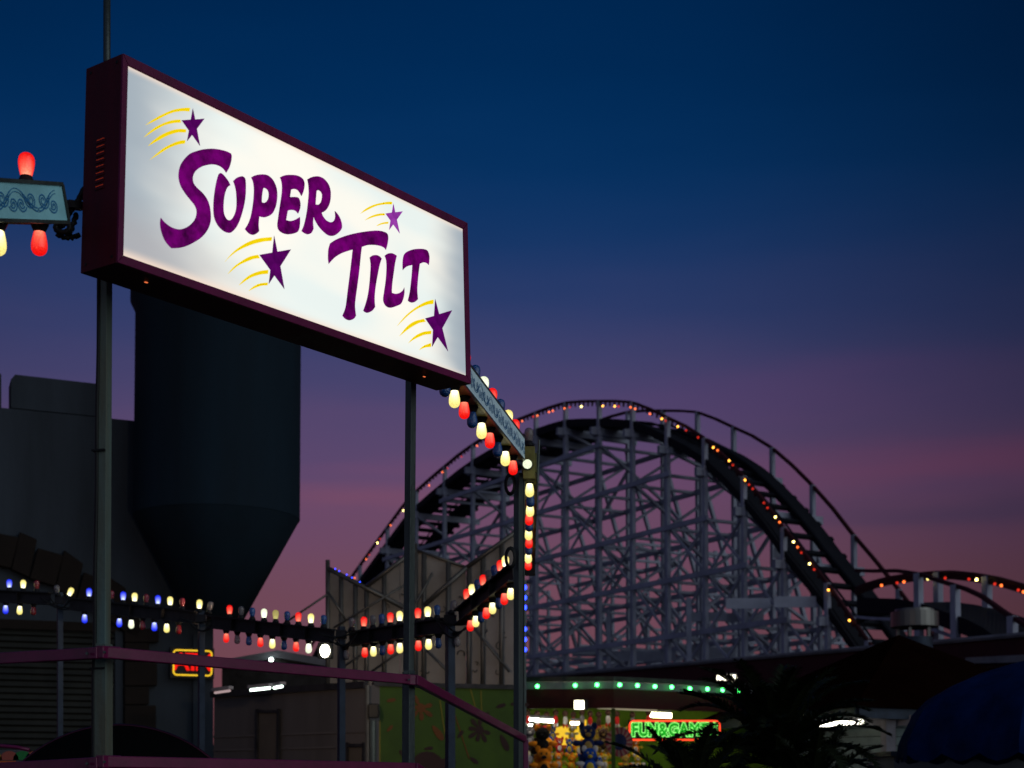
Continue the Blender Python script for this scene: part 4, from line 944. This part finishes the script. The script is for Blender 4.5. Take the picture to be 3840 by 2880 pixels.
b = MB(); b.prism([Vector((ga.x, ga.y, .4)), Vector((gb.x, gb.y, .4)), Vector((gb.x, gb.y, zt)), Vector((ga.x, ga.y, zt))], GN * 2.4); b.build('body', MT['green'], GT)
b = MB(); b.beam(Vector((ga.x, ga.y, zt + .01)), Vector((gb.x, gb.y, zt + .01)), .07, .05); b.build('roof_edge', MT['steel'], GT)
FO = paint('painted_orange', (.07, .022, .003), .6); FM = paint('painted_maroon', (.016, .005, .005), .6); FY = paint('painted_yellow_line', (.10, .085, .008), .6)
def gp(u, v, off=-.004): return hit(u, v, ga + GN * off, GN)
def petal(b, P, ang, r0, r1, w):
    d = GX * math.cos(ang) + UP * math.sin(ang); n = GX * -math.sin(ang) + UP * math.cos(ang); pts = []
    for i in range(12):
        a = 2 * math.pi * i / 12; x = r0 + (r1 - r0) * (1 - math.cos(a)) / 2; y = w * math.sin(a) * (.55 + .45 * (1 - math.cos(a)) / 2); pts.append(P + d * x + n * y)
    b.prism(pts, -GN * .003)
def z5p(x, y): return (1000 + x * .5305, 2000 + y * .5305)
for (x, y, R, m, np_, a0) in ((1090, 1235, .16, FO, 6, .3), (1505, 1390, .155, FM, 7, -.3), (1260, 1615, .13, FM, 6, .9), (1785, 1215, .12, FM, 5, 1.2)):
    b = MB(); P = gp(*z5p(x, y))
    for k in range(np_): petal(b, P, a0 - math.pi * .95 * k / (np_ - 1) * 1.5, R * .22, R * (1.0 if k % 2 else .85), R * .2)
    b.prism([P + GX * .05 * R / .15 * math.cos(a) + UP * .05 * R / .15 * math.sin(a) for a in [i * .785 for i in range(8)]], -GN * .0035)
    b.build('painted_flower', m, GT)
for (x, y, a, l, m) in ((1655, 1220, .3, .10, FM), (1680, 1480, -1.1, .17, FM), (1370, 1420, .9, .09, FM), (1210, 1410, -.9, .17, FO), (1145, 1520, .1, .09, FM), (1465, 1605, -.6, .10, FM), (880, 1180, .2, .09, FO), (870, 1380, .8, .08, FO), (1550, 1280, .5, .08, FM), (960, 1560, 2.3, .09, FM)):
    b = MB(); petal(b, gp(*z5p(x, y)), a, -l * .6, l * .6, l * .28); b.build('painted_petal', m, GT)
for (x0, y0, x1, y1, c1) in ((1440, 1095, 1500, 1330, 12), (1225, 1180, 1260, 1420, 10), (1330, 1280, 1430, 1590, 14), (1515, 1110, 1520, 1260, 6), (800, 1320, 800, 1650, 4)):
    b = MB(); P = gp(*z5p(x0, y0)); Q = gp(*z5p(x1, y1)); b.beam(P, Q, .012, .003, GN); b.build('painted_line', FY if c1 != 14 else FO, GT)
b = MB(); P = gp(*z5p(1135, 1670)); b.prism([P + GX * .2 * math.cos(i * .4) + UP * .2 * math.sin(i * .4) for i in range(16)], -GN * .004); b.build('painted_disc', FM, GT)
SB_ = thing('speaker_box', at(1405, 2670, 16.1), 'small black speaker on a bracket at left end of the green trailer', 'speaker')
b = MB(); b.frame(at(1402, 2666, 16.1), Vector((.055, 0, 0)), Vector((0, .05, 0)), UP * .075); b.build('box', MT['black'], SB_, bevel=.01)
b = MB(); b.tube([at(1418, 2648, 16.05), at(1424, 2672, 16.05), at(1418, 2690, 16.05)], .008, 6); b.build('bracket', MT['black'], SB_)
b = MB(); b.tube([at(1398, 2702, 16.15), at(1398, GV(16.15), 16.15)], .035, 8); tag(b.build('thin_post', MT['galv']), 'short grey post carrying the small black speaker box', 'post')
# ------------------------------------------------------------------ game booth
GB = thing('game_booth', at(2302, 2951, 21) - Vector((0, 0, CAMZ)), 'game booth with dark red fascia, green lamps and prizes hung inside', 'booth')
zw = at(2302, 2556, 20).z
def gz(u, z):
    """booth front line: left wing, corner, right wing"""
    return None
cB = at(2302, 2556, 20.0); lB = at(1930, 2558, 20.15); rB = at(2980, 2588, 21.8)
for p in (cB, lB, rB): p.z = 0
zs = [at(2302, 2556, 20).z, at(2302, 2582, 20).z, at(2302, 2655, 20).z]
cB_in = Vector((0, 1, 0))
for (a, c_, z0, z1, nm, m, th) in ((lB, cB, zs[1], zs[0], 'lamp_rail', 'whitestrip', .12), (cB, rB, zs[1], zs[0], 'lamp_rail', 'whitestrip', .12), (lB, cB, zs[2], zs[1] - .003, 'fascia', 'redfascia', .06), (cB, rB, zs[2], zs[1] - .003, 'fascia', 'redfascia', .06)):
    b = MB(); e = (c_ - a).normalized() * 0; b.prism([a + e + UP * z0, c_ - e + UP * z0, c_ - e + UP * z1, a + e + UP * z1], cB_in * th); b.build(nm, MT[m], GB)
b = MB(); b.prism([lB + UP * (zs[0] + .01), cB + UP * (zs[0] + .01), rB + UP * (zs[0] + .01), rB + UP * (zs[0] + .01) + Vector((0, 2.5, 0)), lB + UP * (zs[0] + .01) + Vector((0, 3.2, 0))], UP * .06); b.build('roof', MT['steel'], GB)
bw = MB(); yb = 22.6; bw.box((lB.x - .2, yb, 0), (rB.x + .3, yb + .1, zs[0])); bw.build('back_wall', MT['boothlime'], GB)
bw = MB(); bw.box((lB.x - .05, 20.3, 0), (rB.x, 20.9, 1.75 - .35)); bw.build('counter', MT['wallolive'], GB)
b = MB(); b.beam(cB + Vector((0, .15, 0)), cB + Vector((0, .15, zs[2])), .05, .05, Vector((1, 0, 0))); b.build('corner_post', MT['green'], GB)
for u, v in ((2015, 2579.5), (2157, 2576.5), (2239, 2574), (2324, 2574), (2390.5, 2576.5), (2456, 2580), (2519, 2582.5), (2587, 2588), (2653, 2590), (2710, 2593), (2769, 2596)):
    d_ = 20.1 if u < 2302 else 20 + 1.8 * (u - 2302) / 678
    lamp(GB, at(u, v - 6, d_ - .12), 'G', .026)
def tubelamp(label, u0, v0, u1, v1, d, m, r_=.025, dd=0):
    T = thing('tube_lamp', at((u0 + u1) / 2, (v0 + v1) / 2 + 8, d), label, 'lamp')
    b = MB(); b.tube([at(u0, v0, d), at(u1, v1, d + dd)], r_, 8); b.build('tube', m, T)
    b = MB(); b.beam(at(u0, v0 - 14, d + .02), at(u1, v1 - 14, d + dd + .02), .10, .03); b.build('housing', MT['whitestrip'], T); return T
wt = emit('white_tube', (1, 1, .80), 16); wt2 = emit('warm_tube', (1, .92, .70), 4)
tubelamp('long white tube lamp inside the booth at far left', 1984, 2698, 2076, 2705, 21.2, wt, .022)
tubelamp('short white tube lamp low at the left of the booth', 1982, 2722, 2004, 2721, 21.0, wt, .022)
tubelamp('short white tube lamp in the middle of the booth, over the blue plush', 2140, 2712, 2172, 2712, 21.1, wt, .018)
tubelamp('wide pale yellow tube lamp above the green neon sign', 2432, 2680, 2518, 2684, 21.6, emit('yellow_white_tube', (1, 1, .5), 14), .035)
tubelamp('slim dim tube lamp along the booth ceiling', 2240, 2655, 2465, 2665, 21.3, emit('dim_warm_tube', (.5, .42, .28), .6), .012)
tubelamp('bright tube lamp above the booth roof, left of the big palm', 2690, 2540, 2762, 2543, 27, wt2, .06)
FLd = thing('floodlight', at(2172, 2662, 19.9), 'square warm white floodlight under the red booth fascia', 'floodlight')
b = MB(); b.frame(at(2172, 2643, 19.85), Vector((.062, .01, 0)), Vector((0, .01, 0)), UP * .055); b.build('lamp', emit('square_lamp', (1, .92, .66), 7), FLd)
b = MB(); b.frame(at(2180, 2643, 19.93), Vector((.085, .01, 0)), Vector((0, .06, 0)), UP * .065); b.build('housing', MT['black'], FLd)
tubelamp('added unseen tube lamp behind the red booth fascia, lighting the prizes', 1960, 2628, 2760, 2640, 20.55, emit('added_fill_tube', (1, .95, .75), 12), .022, .9)  # unseen tube added to brighten the toys inside the booth
# neon sign
NS = thing('neon_sign', at(2530, 2780, 20.9), 'green neon FUN & GAMES sign in a red neon border', 'sign')
NP = at(2530, 2739, 20.9); nw = (at(2703, 2739, 20.9).x - at(2365, 2739, 20.9).x) / 2; nh = (at(2530, 2703, 20.9).z - at(2530, 2774, 20.9).z) / 2
NX, NZ, NY = Vector((1, 0, 0)), UP, Vector((0, -1, 0))
b = MB(); b.frame(NP + Vector((0, .03, 0)), NX * (nw + .02), Vector((0, .02, 0)), NZ * (nh + .01)); b.build('backing', paint('sign_backing', (.01, .03, .012), .4), NS)
b = MB(); b.tube([NP + NX * x + NZ * z + NY * .01 for x, z in rrect(0, 0, nw, nh, .06)], .011, 6, closed=True); b.build('neon_border', emit('red_orange_neon', (1, .06, .02), 2.2), NS)
gn = emit('green_neon', (.25, 1, .18), 1.4); gn2 = emit('green_neon_dim', (.012, .5, .02), 1)
txt = 'FUN & GAMES'; sz = .33; 
xs_ = [-.49, -.385, -.27, None, -.155, None, -.025, .095, .225, .345, .455]
for ch, x in zip(txt, xs_):
    if x is None: continue
    for off, m, nm, bv in ((0.012, gn2, 'letter_face', 0), (0.016, gn, 'neon_tube', .0065)):
        me = text_mesh(ch, .235, off if bv else 0, .001, 1 if bv else 0, bv, xs=.80); me.materials.append(m)
        if nm == 'letter_face': o = link('letter', me, NS, None, 'green letter ' + ch); place_mat(o, NP + NX * (x * .93 + .012) * nw / .5 + NY * .004, NX, NZ, NY, NS); lo = o
        else: o = link('neon_tube', me, lo, None); o.location = (0, 0, .010)
# prizes
glowY = emit('lit_yellow_dome', (1, .62, .04), .9)
PZ = thing('yellow_dome', at(2118, 2800, 21.8), 'glowing yellow half round board behind the prizes', 'board')
b = MB(); P = at(2118, 2796, 22.2); Rr = .30; b.prism([P + Vector((Rr * math.cos(i / 16 * math.pi), 0, Rr * .95 * math.sin(i / 16 * math.pi))) for i in range(17)], Vector((0, .05, 0))); b.build('board', glowY, PZ)
b = MB(); b.beam(P - Vector((Rr, 0, .01)), P + Vector((Rr, 0, -.01)), .03, .03); b.build('edge', MT['redfascia'], PZ)
SPm = [paint('spin_red', (.16, .02, .03), .7), paint('spin_cream', (.20, .12, .10), .7)]
WH = thing('prize_wheel', at(2320, 2850, 20.5), 'red and cream rayed disc hung beside the neon sign', 'wheel')
b = MB(); P = at(2322, 2782, 20.5); 
for i in range(32):
    a0, a1 = i / 32 * 2 * math.pi, (i + 1) / 32 * 2 * math.pi; b.cur = i % 2
    b.prism([P + Vector((.09 * math.cos(a0), 0, .09 * math.sin(a0))), P + Vector((.185 * math.cos(a0 + .1), 0, .20 * math.sin(a0 + .1))), P + Vector((.185 * math.cos(a1 + .1), 0, .20 * math.sin(a1 + .1))), P + Vector((.09 * math.cos(a1), 0, .09 * math.sin(a1)))], Vector((0, .03, 0)))
b.build('disc', SPm, WH)
b = MB(); b.prism([P + Vector((.10 * math.cos(i * .2618), -.005, .11 * math.sin(i * .2618))) for i in range(24)], Vector((0, .03, 0))); b.build('hub', paint('hub_navy', (.01, .015, .05), .7), WH)
def blob(b, c_, rx, ry, rz, n=10):
    base = len(b.v); b.lathe([(math.sin(a * math.pi / 8) + 1e-3, -math.cos(a * math.pi / 8)) for a in range(9)], Vector((0, 0, 0)), n)
    for v in b.v[base:]: v.x = v.x * rx + c_.x; v.y = v.y * ry + c_.y; v.z = v.z * rz + c_.z
def plush(label, P, s, body, accent, belly, wings=False):
    T = thing('plush_toy', P, label, 'plush toy', 'plush prizes hanging in the booth')
    b = MB(); blob(b, P + UP * -.30 * s, .17 * s, .14 * s, .22 * s); b.build('body', body, T, True)
    h_ = MB(); blob(h_, P + UP * .02 * s, .16 * s, .14 * s, .15 * s); H_ = h_.build('head', body, T, True)
    for sx in (-1, 1):
        e = MB(); blob(e, P + Vector((sx * .13 * s, 0, .15 * s)), .06 * s, .03 * s, .08 * s); e.build('ear', accent, H_, True)
        a = MB(); blob(a, P + Vector((sx * .22 * s, -.03 * s, -.20 * s)), .11 * s, .06 * s, .06 * s); a.build('arm', accent, T, True)
        l = MB(); blob(l, P + Vector((sx * .12 * s, -.06 * s, -.52 * s)), .08 * s, .09 * s, .10 * s); l.build('leg', accent, T, True)
        y = MB(); blob(y, P + Vector((sx * .055 * s, -.13 * s, .05 * s)), .02 * s, .015 * s, .025 * s, 6); y.build('eye', belly, H_, True)
    m_ = MB(); blob(m_, P + Vector((0, -.13 * s, -.03 * s)), .06 * s, .05 * s, .045 * s); m_.build('muzzle', belly, H_, True)
    t_ = MB(); blob(t_, P + Vector((0, -.09 * s, -.30 * s)), .10 * s, .07 * s, .14 * s); t_.build('belly', belly, T, True)
PC = {k: paint('plush_' + k, c_, .95, 0, .2, 20, .6, 60) for k, c_ in dict(orange=(.75, .22, .01), black=(.012, .01, .01), navy=(.01, .02, .09), blue=(.01, .06, .32), white=(.55, .5, .5), tan=(.35, .22, .06), yellow=(.6, .42, .03), red=(.5, .02, .02), brown=(.08, .04, .03), grey=(.2, .18, .19)).items()}
plush('large black and orange plush hanging at left above another', at(2035, 2755, 20.7), .62, PC['black'], PC['orange'], PC['black'])
plush('black and orange plush hanging lowest at the left', at(2040, 2835, 20.6), .62, PC['orange'], PC['orange'], PC['black'])
plush('big navy plush with tan muzzle hanging left of rayed disc', at(2205, 2750, 20.6), .66, PC['navy'], PC['navy'], PC['tan'])
plush('bright blue plush with yellow belly hanging below navy one', at(2212, 2832, 20.5), .58, PC['blue'], PC['white'], PC['yellow'])
plush('grey plush at far left of the booth by the post', at(1985, 2745, 20.8), .5, PC['grey'], PC['brown'], PC['white'])
plush('small white plush low beside the far post', at(1985, 2850, 20.7), .36, PC['white'], PC['grey'], PC['white'])
plush('brown plush beside the yellow glowing board', at(2262, 2752, 20.9), .42, PC['brown'], PC['tan'], PC['tan'])
names = ['red', 'white', 'brown', 'red', 'white', 'red', 'grey', 'red', 'brown', 'white', 'red', 'grey', 'red']
ltxt = ['first', 'second', 'third', 'fourth', 'fifth', 'sixth', 'seventh', 'eighth', 'ninth', 'tenth', 'eleventh', 'twelfth', 'thirteenth']
for i, (x, k) in enumerate(zip((1978, 2014, 2050, 2084, 2120, 2150, 2183, 2213, 2245, 2280, 2314, 2372, 2432), names)):
    T = thing('hanging_toy', at(x, 2690, 21.4), '%s small toy from the left in the top row, body %s' % (ltxt[i], k), 'toy', 'small toys hung in a row under the booth roof')
    P = at(x, 2672 + 4 * (i % 3), 21.4); b = MB(); blob(b, P, .042, .04, .045); b.build('head', PC['brown'], T, True)
    b = MB(); blob(b, P - UP * .10, .035, .03, .065); b.build('body', PC[k], T, True)
    for sx in (-1, 1): b = MB(); blob(b, P + Vector((sx * .022, -.01, -.175)), .014, .015, .03, 6); b.build('leg', PC['white' if k == 'red' else 'red'], T, True)
    b = MB(); b.tube([P + UP * .04, P + UP * .25], .003, 4); b.build('string', MT['black'], T)
rr_ = random.Random(11); ks = ['orange', 'yellow', 'white', 'red', 'tan', 'orange', 'blue', 'yellow']
for row, (rn, v, d0, s0) in enumerate((('upper', 2735, 21.7, .30), ('middle', 2790, 21.5, .32), ('lower', 2848, 21.3, .34))):
    us = [1968, 2008, 2062, 2098, 2140, 2178, 2240, 2276, 2340, 2384] if row else [1975, 2030, 2072, 2150, 2235, 2268, 2345, 2400]
    for i, u in enumerate(us):
        k1 = ks[(i * 3 + row * 2) % 8]; k2 = ks[(i * 5 + row + 3) % 8]
        plush('%s plush, %s from the left in the %s row inside the booth' % (k1, ltxt[i], rn), at(u + rr_.uniform(-8, 8), v + rr_.uniform(-10, 10), d0), s0, PC[k1], PC[k2], PC['white' if i % 2 else 'yellow'])
tubelamp('added unseen tube lamp below view behind the lower prizes', 1970, 2905, 2300, 2905, 22.2, emit('added_low_tube', (1, .85, .45), 8), .02)  # another unseen tube, added below view to lift the booth interior
for k in range(5):
    u = 2140 + 14 * k; b = MB(); P = at(u, 2725 + 3 * (k % 2), 22.3); b.box(P + Vector((-.014, 0, -.12)), P + Vector((.014, .02, .10))); 
    tag(b.build('yellow_streamer', glowY), '%s glowing yellow streamer above the yellow board' % ltxt[k], 'streamer', 'yellow streamers in the booth')
# ------------------------------------------------------------------ long red roofed arcade behind
AR = thing('arcade_building', at(2900, 2951, 44) - Vector((0, 0, CAMZ)), 'long low building with dark red roof band below the coaster', 'building')
a = at(1800, 2566, 47); c_ = at(4300, 2330, 30.4)
b = MB(); IN = Vector((.3, 1, 0)).normalized(); a0 = Vector((a.x, a.y, 0)); c0 = Vector((c_.x, c_.y, 0)); z = 4.78
b.prism([a0, c0, c0 + UP * (z - .62), a0 + UP * (z - .62)], IN * 8); b.build('wall', MT['wallolive'], AR)
b = MB(); b.prism([a0 - IN * .3 + UP * (z - .62), c0 - IN * .3 + UP * (z - .62), c0 - IN * .3 + UP * z, a0 - IN * .3 + UP * z], IN * 9); b.build('roof_band', MT['redrail'], AR)
b = MB(); b.tube([a0 - IN * .35 + UP * (z + .04), c0 - IN * .35 + UP * (z + .04)], .06, 6); b.build('edge_pipe', MT['whitestrip'], AR)
def arp(u, v, off=-.06): return hit(u, v, a0 + IN * off, Vector((-(c0 - a0).y, (c0 - a0).x, 0)).normalized())
warm = emit('window_frame_glow', (.9, .42, .16), .22)  # frame is no lamp; its lit look is put in as emission
b = MB(); b.beam(arp(3712, 2430), arp(3800, 2425), .05, .08); b.beam(arp(3716, 2428), arp(3716, 2500), .07, .08, Vector((1, 0, 0))); b.build('lit_frame', warm, AR)
b = MB(); b.prism([arp(3620, 2466, -.5), arp(3900, 2452, -.5), arp(3900, 2482, -.5), arp(3620, 2488, -.5)], IN * .2); b.build('awning', MT['whitestrip'], AR)
# ------------------------------------------------------------------ kiosk with black hip roof
KI = thing('kiosk', at(3376, 2951, 21) - Vector((0, 0, CAMZ)), 'kiosk with black pyramid roof and white corner post, lit by a slanting tube', 'kiosk')
ze = 2.55; C_ = Vector((4.05, 18, ze)); L_ = Vector((2.69, 22, ze)); R_ = Vector((8.1, 20.5, ze)); B_ = L_ + R_ - C_; ap = (L_ + R_) / 2; ap.z = 3.72
b = MB(); b.add([C_, R_, B_, L_, ap], [(0, 1, 4), (1, 2, 4), (2, 3, 4), (3, 0, 4), (3, 2, 1, 0)]); b.build('roof', MT['roofblack'], KI)
cen = (C_ + B_) / 2; f = lambda p, k, z: Vector((cen.x + (p.x - cen.x) * k, cen.y + (p.y - cen.y) * k, z))
for (p, q) in ((C_, R_), (L_, C_), (R_, B_)):
    b = MB(); e = (q - p).normalized() * .04; b.prism([f(p, .97, ze - .13) + e, f(q, .97, ze - .13) - e, f(q, .97, ze - .005) - e, f(p, .97, ze - .005) + e], (cen - (p + q) / 2).normalized() * .06); b.build('fascia', MT['bluepost'], KI)
pst = at(3333, 2951, 18.6); b = MB(); b.beam(Vector((pst.x, pst.y, 0)), Vector((pst.x, pst.y, ze - .14)), .13, .13, Vector((1, .3, 0))); b.build('corner_post', MT['whitestrip'], KI)
b = MB(); b.beam(at(3230, 2702, 18.9), at(3470, 2702, 18.5), .1, .13); b.build('beam', MT['whitestrip'], KI)
for (p, q) in (((3000, 2722, 19.8), (3306, 2712, 18.9)), ((3358, 2712, 18.8), (4000, 2712, 19.6))):
    a = at(*p); c_ = at(*q); n = 14; b = MB()
    for i in range(n):
        z = a.z - .0 - i * .11
        if z < .1: break
        b.beam(Vector((a.x, a.y, z)), Vector((c_.x, c_.y, z)), .03, .10)
    b.build('shutter', paint('kiosk_shutter', (.10, .13, .13), .5), KI)
T = thing('tube_lamp', at(3150, 2725, 18.6), 'long slanting bright tube lamp beneath the kiosk roof', 'lamp')
b = MB(); b.tube([at(3064, 2718, 18.5), at(3236, 2707, 18.5)], .028, 8); b.build('tube', emit('kiosk_tube', (1, .96, .80), 11), T)
b = MB(); b.beam(at(3050, 2703, 18.56), at(3240, 2694, 18.56), .12, .02); b.build('housing', MT['whitestrip'], T)
# silver roof vent
SV = thing('roof_vent', at(3440, 2400, 26), 'silver cylindrical roof ventilator above the black kiosk roof', 'ventilator')
d_ = 26.5; cx_ = at(3430, 2350, d_); rr = (3518 - 3342) / 2 / FPX * d_
b = MB(); zt = at(3430, 2296, d_).z; zb = at(3430, 2352, d_).z; b.lathe([(.001, zt + .06), (rr * .82, zt + .05), (rr * .84, zt), (rr, zt), (rr, zb), (rr * .8, zb - .02), (.001, zb - .02)], Vector((cx_.x, cx_.y, 0)), 28); b.build('drum', MT['silver'], SV)
for k in range(5):
    a_ = k * 1.256 + .4; b = MB(); p = Vector((cx_.x + rr * .7 * math.cos(a_), cx_.y + rr * .7 * math.sin(a_), zb)); b.beam(p, p - UP * .18, .05, .05, Vector((1, 0, 0))); b.build('leg', MT['silver'], SV)
b = MB(); b.lathe([(rr * .75, zb - .18), (rr * .75, 0)], Vector((cx_.x, cx_.y, 0)), 16); b.build('duct', MT['bluepost'], SV, True)
# ------------------------------------------------------------------ blue canopy and counter
BC = thing('blue_canopy', at(3990, 2951, 11) - Vector((0, 0, CAMZ)), 'large blue fabric canopy with scalloped hem at the right edge', 'canopy')
cc = at(3985, 2951, 11); cc.z = 0; RR = (3985 - 3352) / FPX * 11; zb = at(3500, 2822, 11).z; zt = at(3985, 2452, 11).z
prf = [(1.0, 0), (.985, .09), (.955, .2), (.90, .40), (.80, .56), (.68, .67), (.5, .80), (.3, .90), (.12, .97), (.001, 1)]
ng = 8
for gq in range(ng):
    b = MB(); n = 12; a0 = gq / ng * 2 * math.pi + .22; cols = n + 1
    for i, (r_, h_) in enumerate(prf):
        for k in range(cols):
            s_ = k / n; a_ = a0 + s_ * 2 * math.pi / ng; sag = 1 - .075 * math.sin(math.pi * s_) * (r_ ** .5); z = zb + (zt - zb) * h_
            if i == 0: z -= .055 * abs(math.sin(3 * math.pi * s_)) + .02
            rad = RR * r_ * sag * (1 + (.012 * math.sin(s_ * 25 + i)) * (r_ > .6))
            b.v.append(cc + Vector((rad * math.cos(a_), rad * math.sin(a_), z)))
    for i in range(len(prf) - 1):
        for k in range(n): b.f.append([i*cols+k, i*cols+k+1, (i+1)*cols+k+1, (i+1)*cols+k]); b.mi.append(0)
    b.build('canopy_panel', MT['bluecanvas'], BC, True)
b = MB(); b.tube([cc, cc + UP * zt], .03, 8); b.build('pole', MT['galv'], BC)
for k in range(ng):
    a_ = k / ng * 2 * math.pi + .22; b = MB(); b.tube([cc + Vector((r_ * RR * .985 * math.cos(a_), r_ * RR * .985 * math.sin(a_), zb + (zt - zb) * h_ - .02)) for r_, h_ in prf[1:]], .008, 5); b.build('rib', MT['galv'], BC)
CT = thing('counter', at(3800, 2951, 12.5) - Vector((0, 0, CAMZ)), 'pale grey counter front under the blue canopy', 'counter')
b = MB(); p = at(3352, 2836, 12.3); b.box((p.x, 12.3, 0), (p.x + 5, 13.2, p.z)); b.build('body', MT['whitestrip'], CT)
b = MB(); b.box((p.x - .03, 12.27, p.z), (p.x + 5, 13.25, p.z + .04)); b.build('top', MT['bluepost'], CT)
# ------------------------------------------------------------------ cycad palms
def palm(label, u, v, d, n, ln, seed, up=.9, lean=0):
    r = random.Random(seed); c_ = at(u, v, d); P = thing('sago_palm', (c_.x, c_.y, 0), label, 'palm', 'sago palms in front of the booths')
    b = MB(); b.tube([Vector((c_.x, c_.y, 0)), Vector((c_.x + .02, c_.y, c_.z * .6)), c_ - UP * .05], [.16, .14, .12], 10); b.build('trunk', MT['trunk'], P, True)
    for i in range(n):
        az = i * 2.399 + r.uniform(-.2, .2); el = math.radians(86 - 72 * (i / n) ** up + r.uniform(-7, 7)); L_ = ln * r.uniform(.8, 1.1)
        h_ = Vector((math.cos(az), math.sin(az), 0)); pts = []; p = Vector(c_); e = el
        droop = r.uniform(.35, .8) + .4 * (i / n)
        for k in range(15):
            pts.append(p.copy()); p += (h_ * math.cos(e) + UP * math.sin(e)) * L_ / 14; e -= droop / 14 * (1 + k / 9)
        b = MB(); b.tube(pts, [.008 * (1 - k / 17) for k in range(15)], 4)
        side = h_.cross(UP).normalized()
        for k in range(70):
            f_ = .10 + .9 * k / 70; x = f_ * 14; i0 = min(13, int(x)); q = pts[i0].lerp(pts[i0 + 1], x - i0); dr = (pts[i0 + 1] - pts[i0]).normalized(); nn = side.cross(dr)
            ll = ln * .16 * math.sin(math.pi * (.12 + .82 * f_)) ** .6 * r.uniform(.8, 1.15)
            for sg in (-1, 1):
                dv_ = (side * sg * .80 + dr * .62 + nn * r.uniform(.05, .45)).normalized(); w_ = dr * .0075
                tip = q + dv_ * ll - UP * ll * .12; m_ = q + dv_ * ll * .5 + nn * .006
                b.add([q - w_, q + w_, m_ + w_ * .9, m_ - w_ * .9, tip], [(0, 1, 2, 3), (3, 2, 4)])
        b.build('frond', MT['leaf'], P)
palm('big dark sago palm with spiky upright fronds before the booth', 2905, 2875, 11.5, 52, .96, 2, up=1.2)
palm('low dark sago palm at the bottom edge, mostly cut off', 2600, 3075, 10.6, 30, .78, 5, up=.9)
palm('low spreading sago palm below the lit tube lamp', 3040, 3070, 11.0, 28, .80, 9, up=.9)
# ------------------------------------------------------------------ ride car shell and platform decoration at bottom left
RT = thing('ride_car', at(430, 2951, 6.6) - Vector((0, 0, CAMZ)), 'black rounded back of a ride car behind the lower railing', 'ride car')
RC_ = at(418, 3262, 6.6); Ra = (3262 - 2717) / FPX * 6.6
b = MB(); prr = [(.001, -.10), (Ra * .4, -.13), (Ra * .8, -.10), (Ra * .97, -.04), (Ra, 0)]
for rr_, yy in prr:
    for k in range(64): a_ = k / 64 * 2 * math.pi; b.v.append(RC_ + Vector((rr_ * math.cos(a_), yy + .10, rr_ * math.sin(a_))))
for i in range(len(prr) - 1):
    for k in range(64): k2 = (k + 1) % 64; b.f.append([i*64+k, i*64+k2, (i+1)*64+k2, (i+1)*64+k]); b.mi.append(0)
b.build('shell', paint('black_gloss_shell', (.0012, .0012, .0012), .7, 0, .2, spec=.05), RT, True)
b = MB(); b.tube([RC_ + Vector((Ra * math.cos(k / 72 * 6.2832), .10, Ra * math.sin(k / 72 * 6.2832))) for k in range(72)], .007, 8, closed=True); b.build('rim', paint('rim_metal', (.06, .015, .03), .25, .8), RT, True)
b = MB(); b.box(RC_ + Vector((-.3, .1, -RC_.z)), RC_ + Vector((.3, .5, -.1))); b.build('seat_base', MT['black'], RT)
PF = thing('decorated_skirt', at(20, 2880, 8.8), 'strip of salmon green and yellow scalloped decoration in bottom left corner', 'ride trim')
PY = 8.8
b = MB(); p = at(-250, 2812, PY); q = at(100, 2815, PY); b.box(Vector((p.x, PY, 1.2)), Vector((q.x, PY + .05, p.z))); b.build('board', paint('skirt_grey', (.06, .06, .065), .6), PF)
cols_ = [paint('skirt_salmon', (.30, .07, .05), .6), paint('skirt_green', (.02, .16, .04), .6), paint('skirt_yellow', (.35, .2, .03), .6)]
for i, u in enumerate((-90, -28, 34, 84, 130)):
    P = at(u, 2850, PY - .004); b = MB(); R__ = .055; b.prism([P + Vector((R__ * math.cos(k / 10 * math.pi), 0, R__ * .95 * math.sin(k / 10 * math.pi))) for k in range(11)], Vector((0, .003, 0))); b.build('scallop', cols_[(2, 2, 0, 1, 0)[i]], PF)
b = MB(); b.beam(at(-250, 2858, PY - .01), at(60, 2860, PY - .01), .01, .02); b.build('orange_band', paint('skirt_orange', (.45, .09, .02), .6), PF)
b = MB(); b.tube([at(-200, 2790, 8.2), at(-20, 2795, 8.2), at(60, 2802, 8.2), at(110, 2812, 8.2)], .010, 8); tag(b.build('curved_rail', MT['purple'], None, True), 'thin curved purple rail in the bottom left corner', 'railing')
# ------------------------------------------------------------------ light of the lit lamps
def area(name, loc, target, power, size, col, par=None):
    l = bpy.data.lights.new(name, 'AREA'); l.energy = power; l.size = size; l.color = col; o = bpy.data.objects.new(name, l); COL.objects.link(o)
    o.location = loc; o.rotation_mode = 'QUATERNION'; o.rotation_quaternion = (Vector(target) - Vector(loc)).to_track_quat('-Z', 'Y'); return o
sl = bpy.data.lights.new('floodlight_beam', 'SPOT'); sl.energy = 260; sl.spot_size = math.radians(150); sl.spot_blend = .5; sl.color = (1, .74, .48); sl.shadow_soft_size = .05
so = bpy.data.objects.new('floodlight_beam', sl); COL.objects.link(so); so.location = at(1219, 2440, 11.75); so.rotation_mode = 'QUATERNION'; so.rotation_quaternion = (pp(1650, 2250) - so.location).to_track_quat('-Z', 'Y')
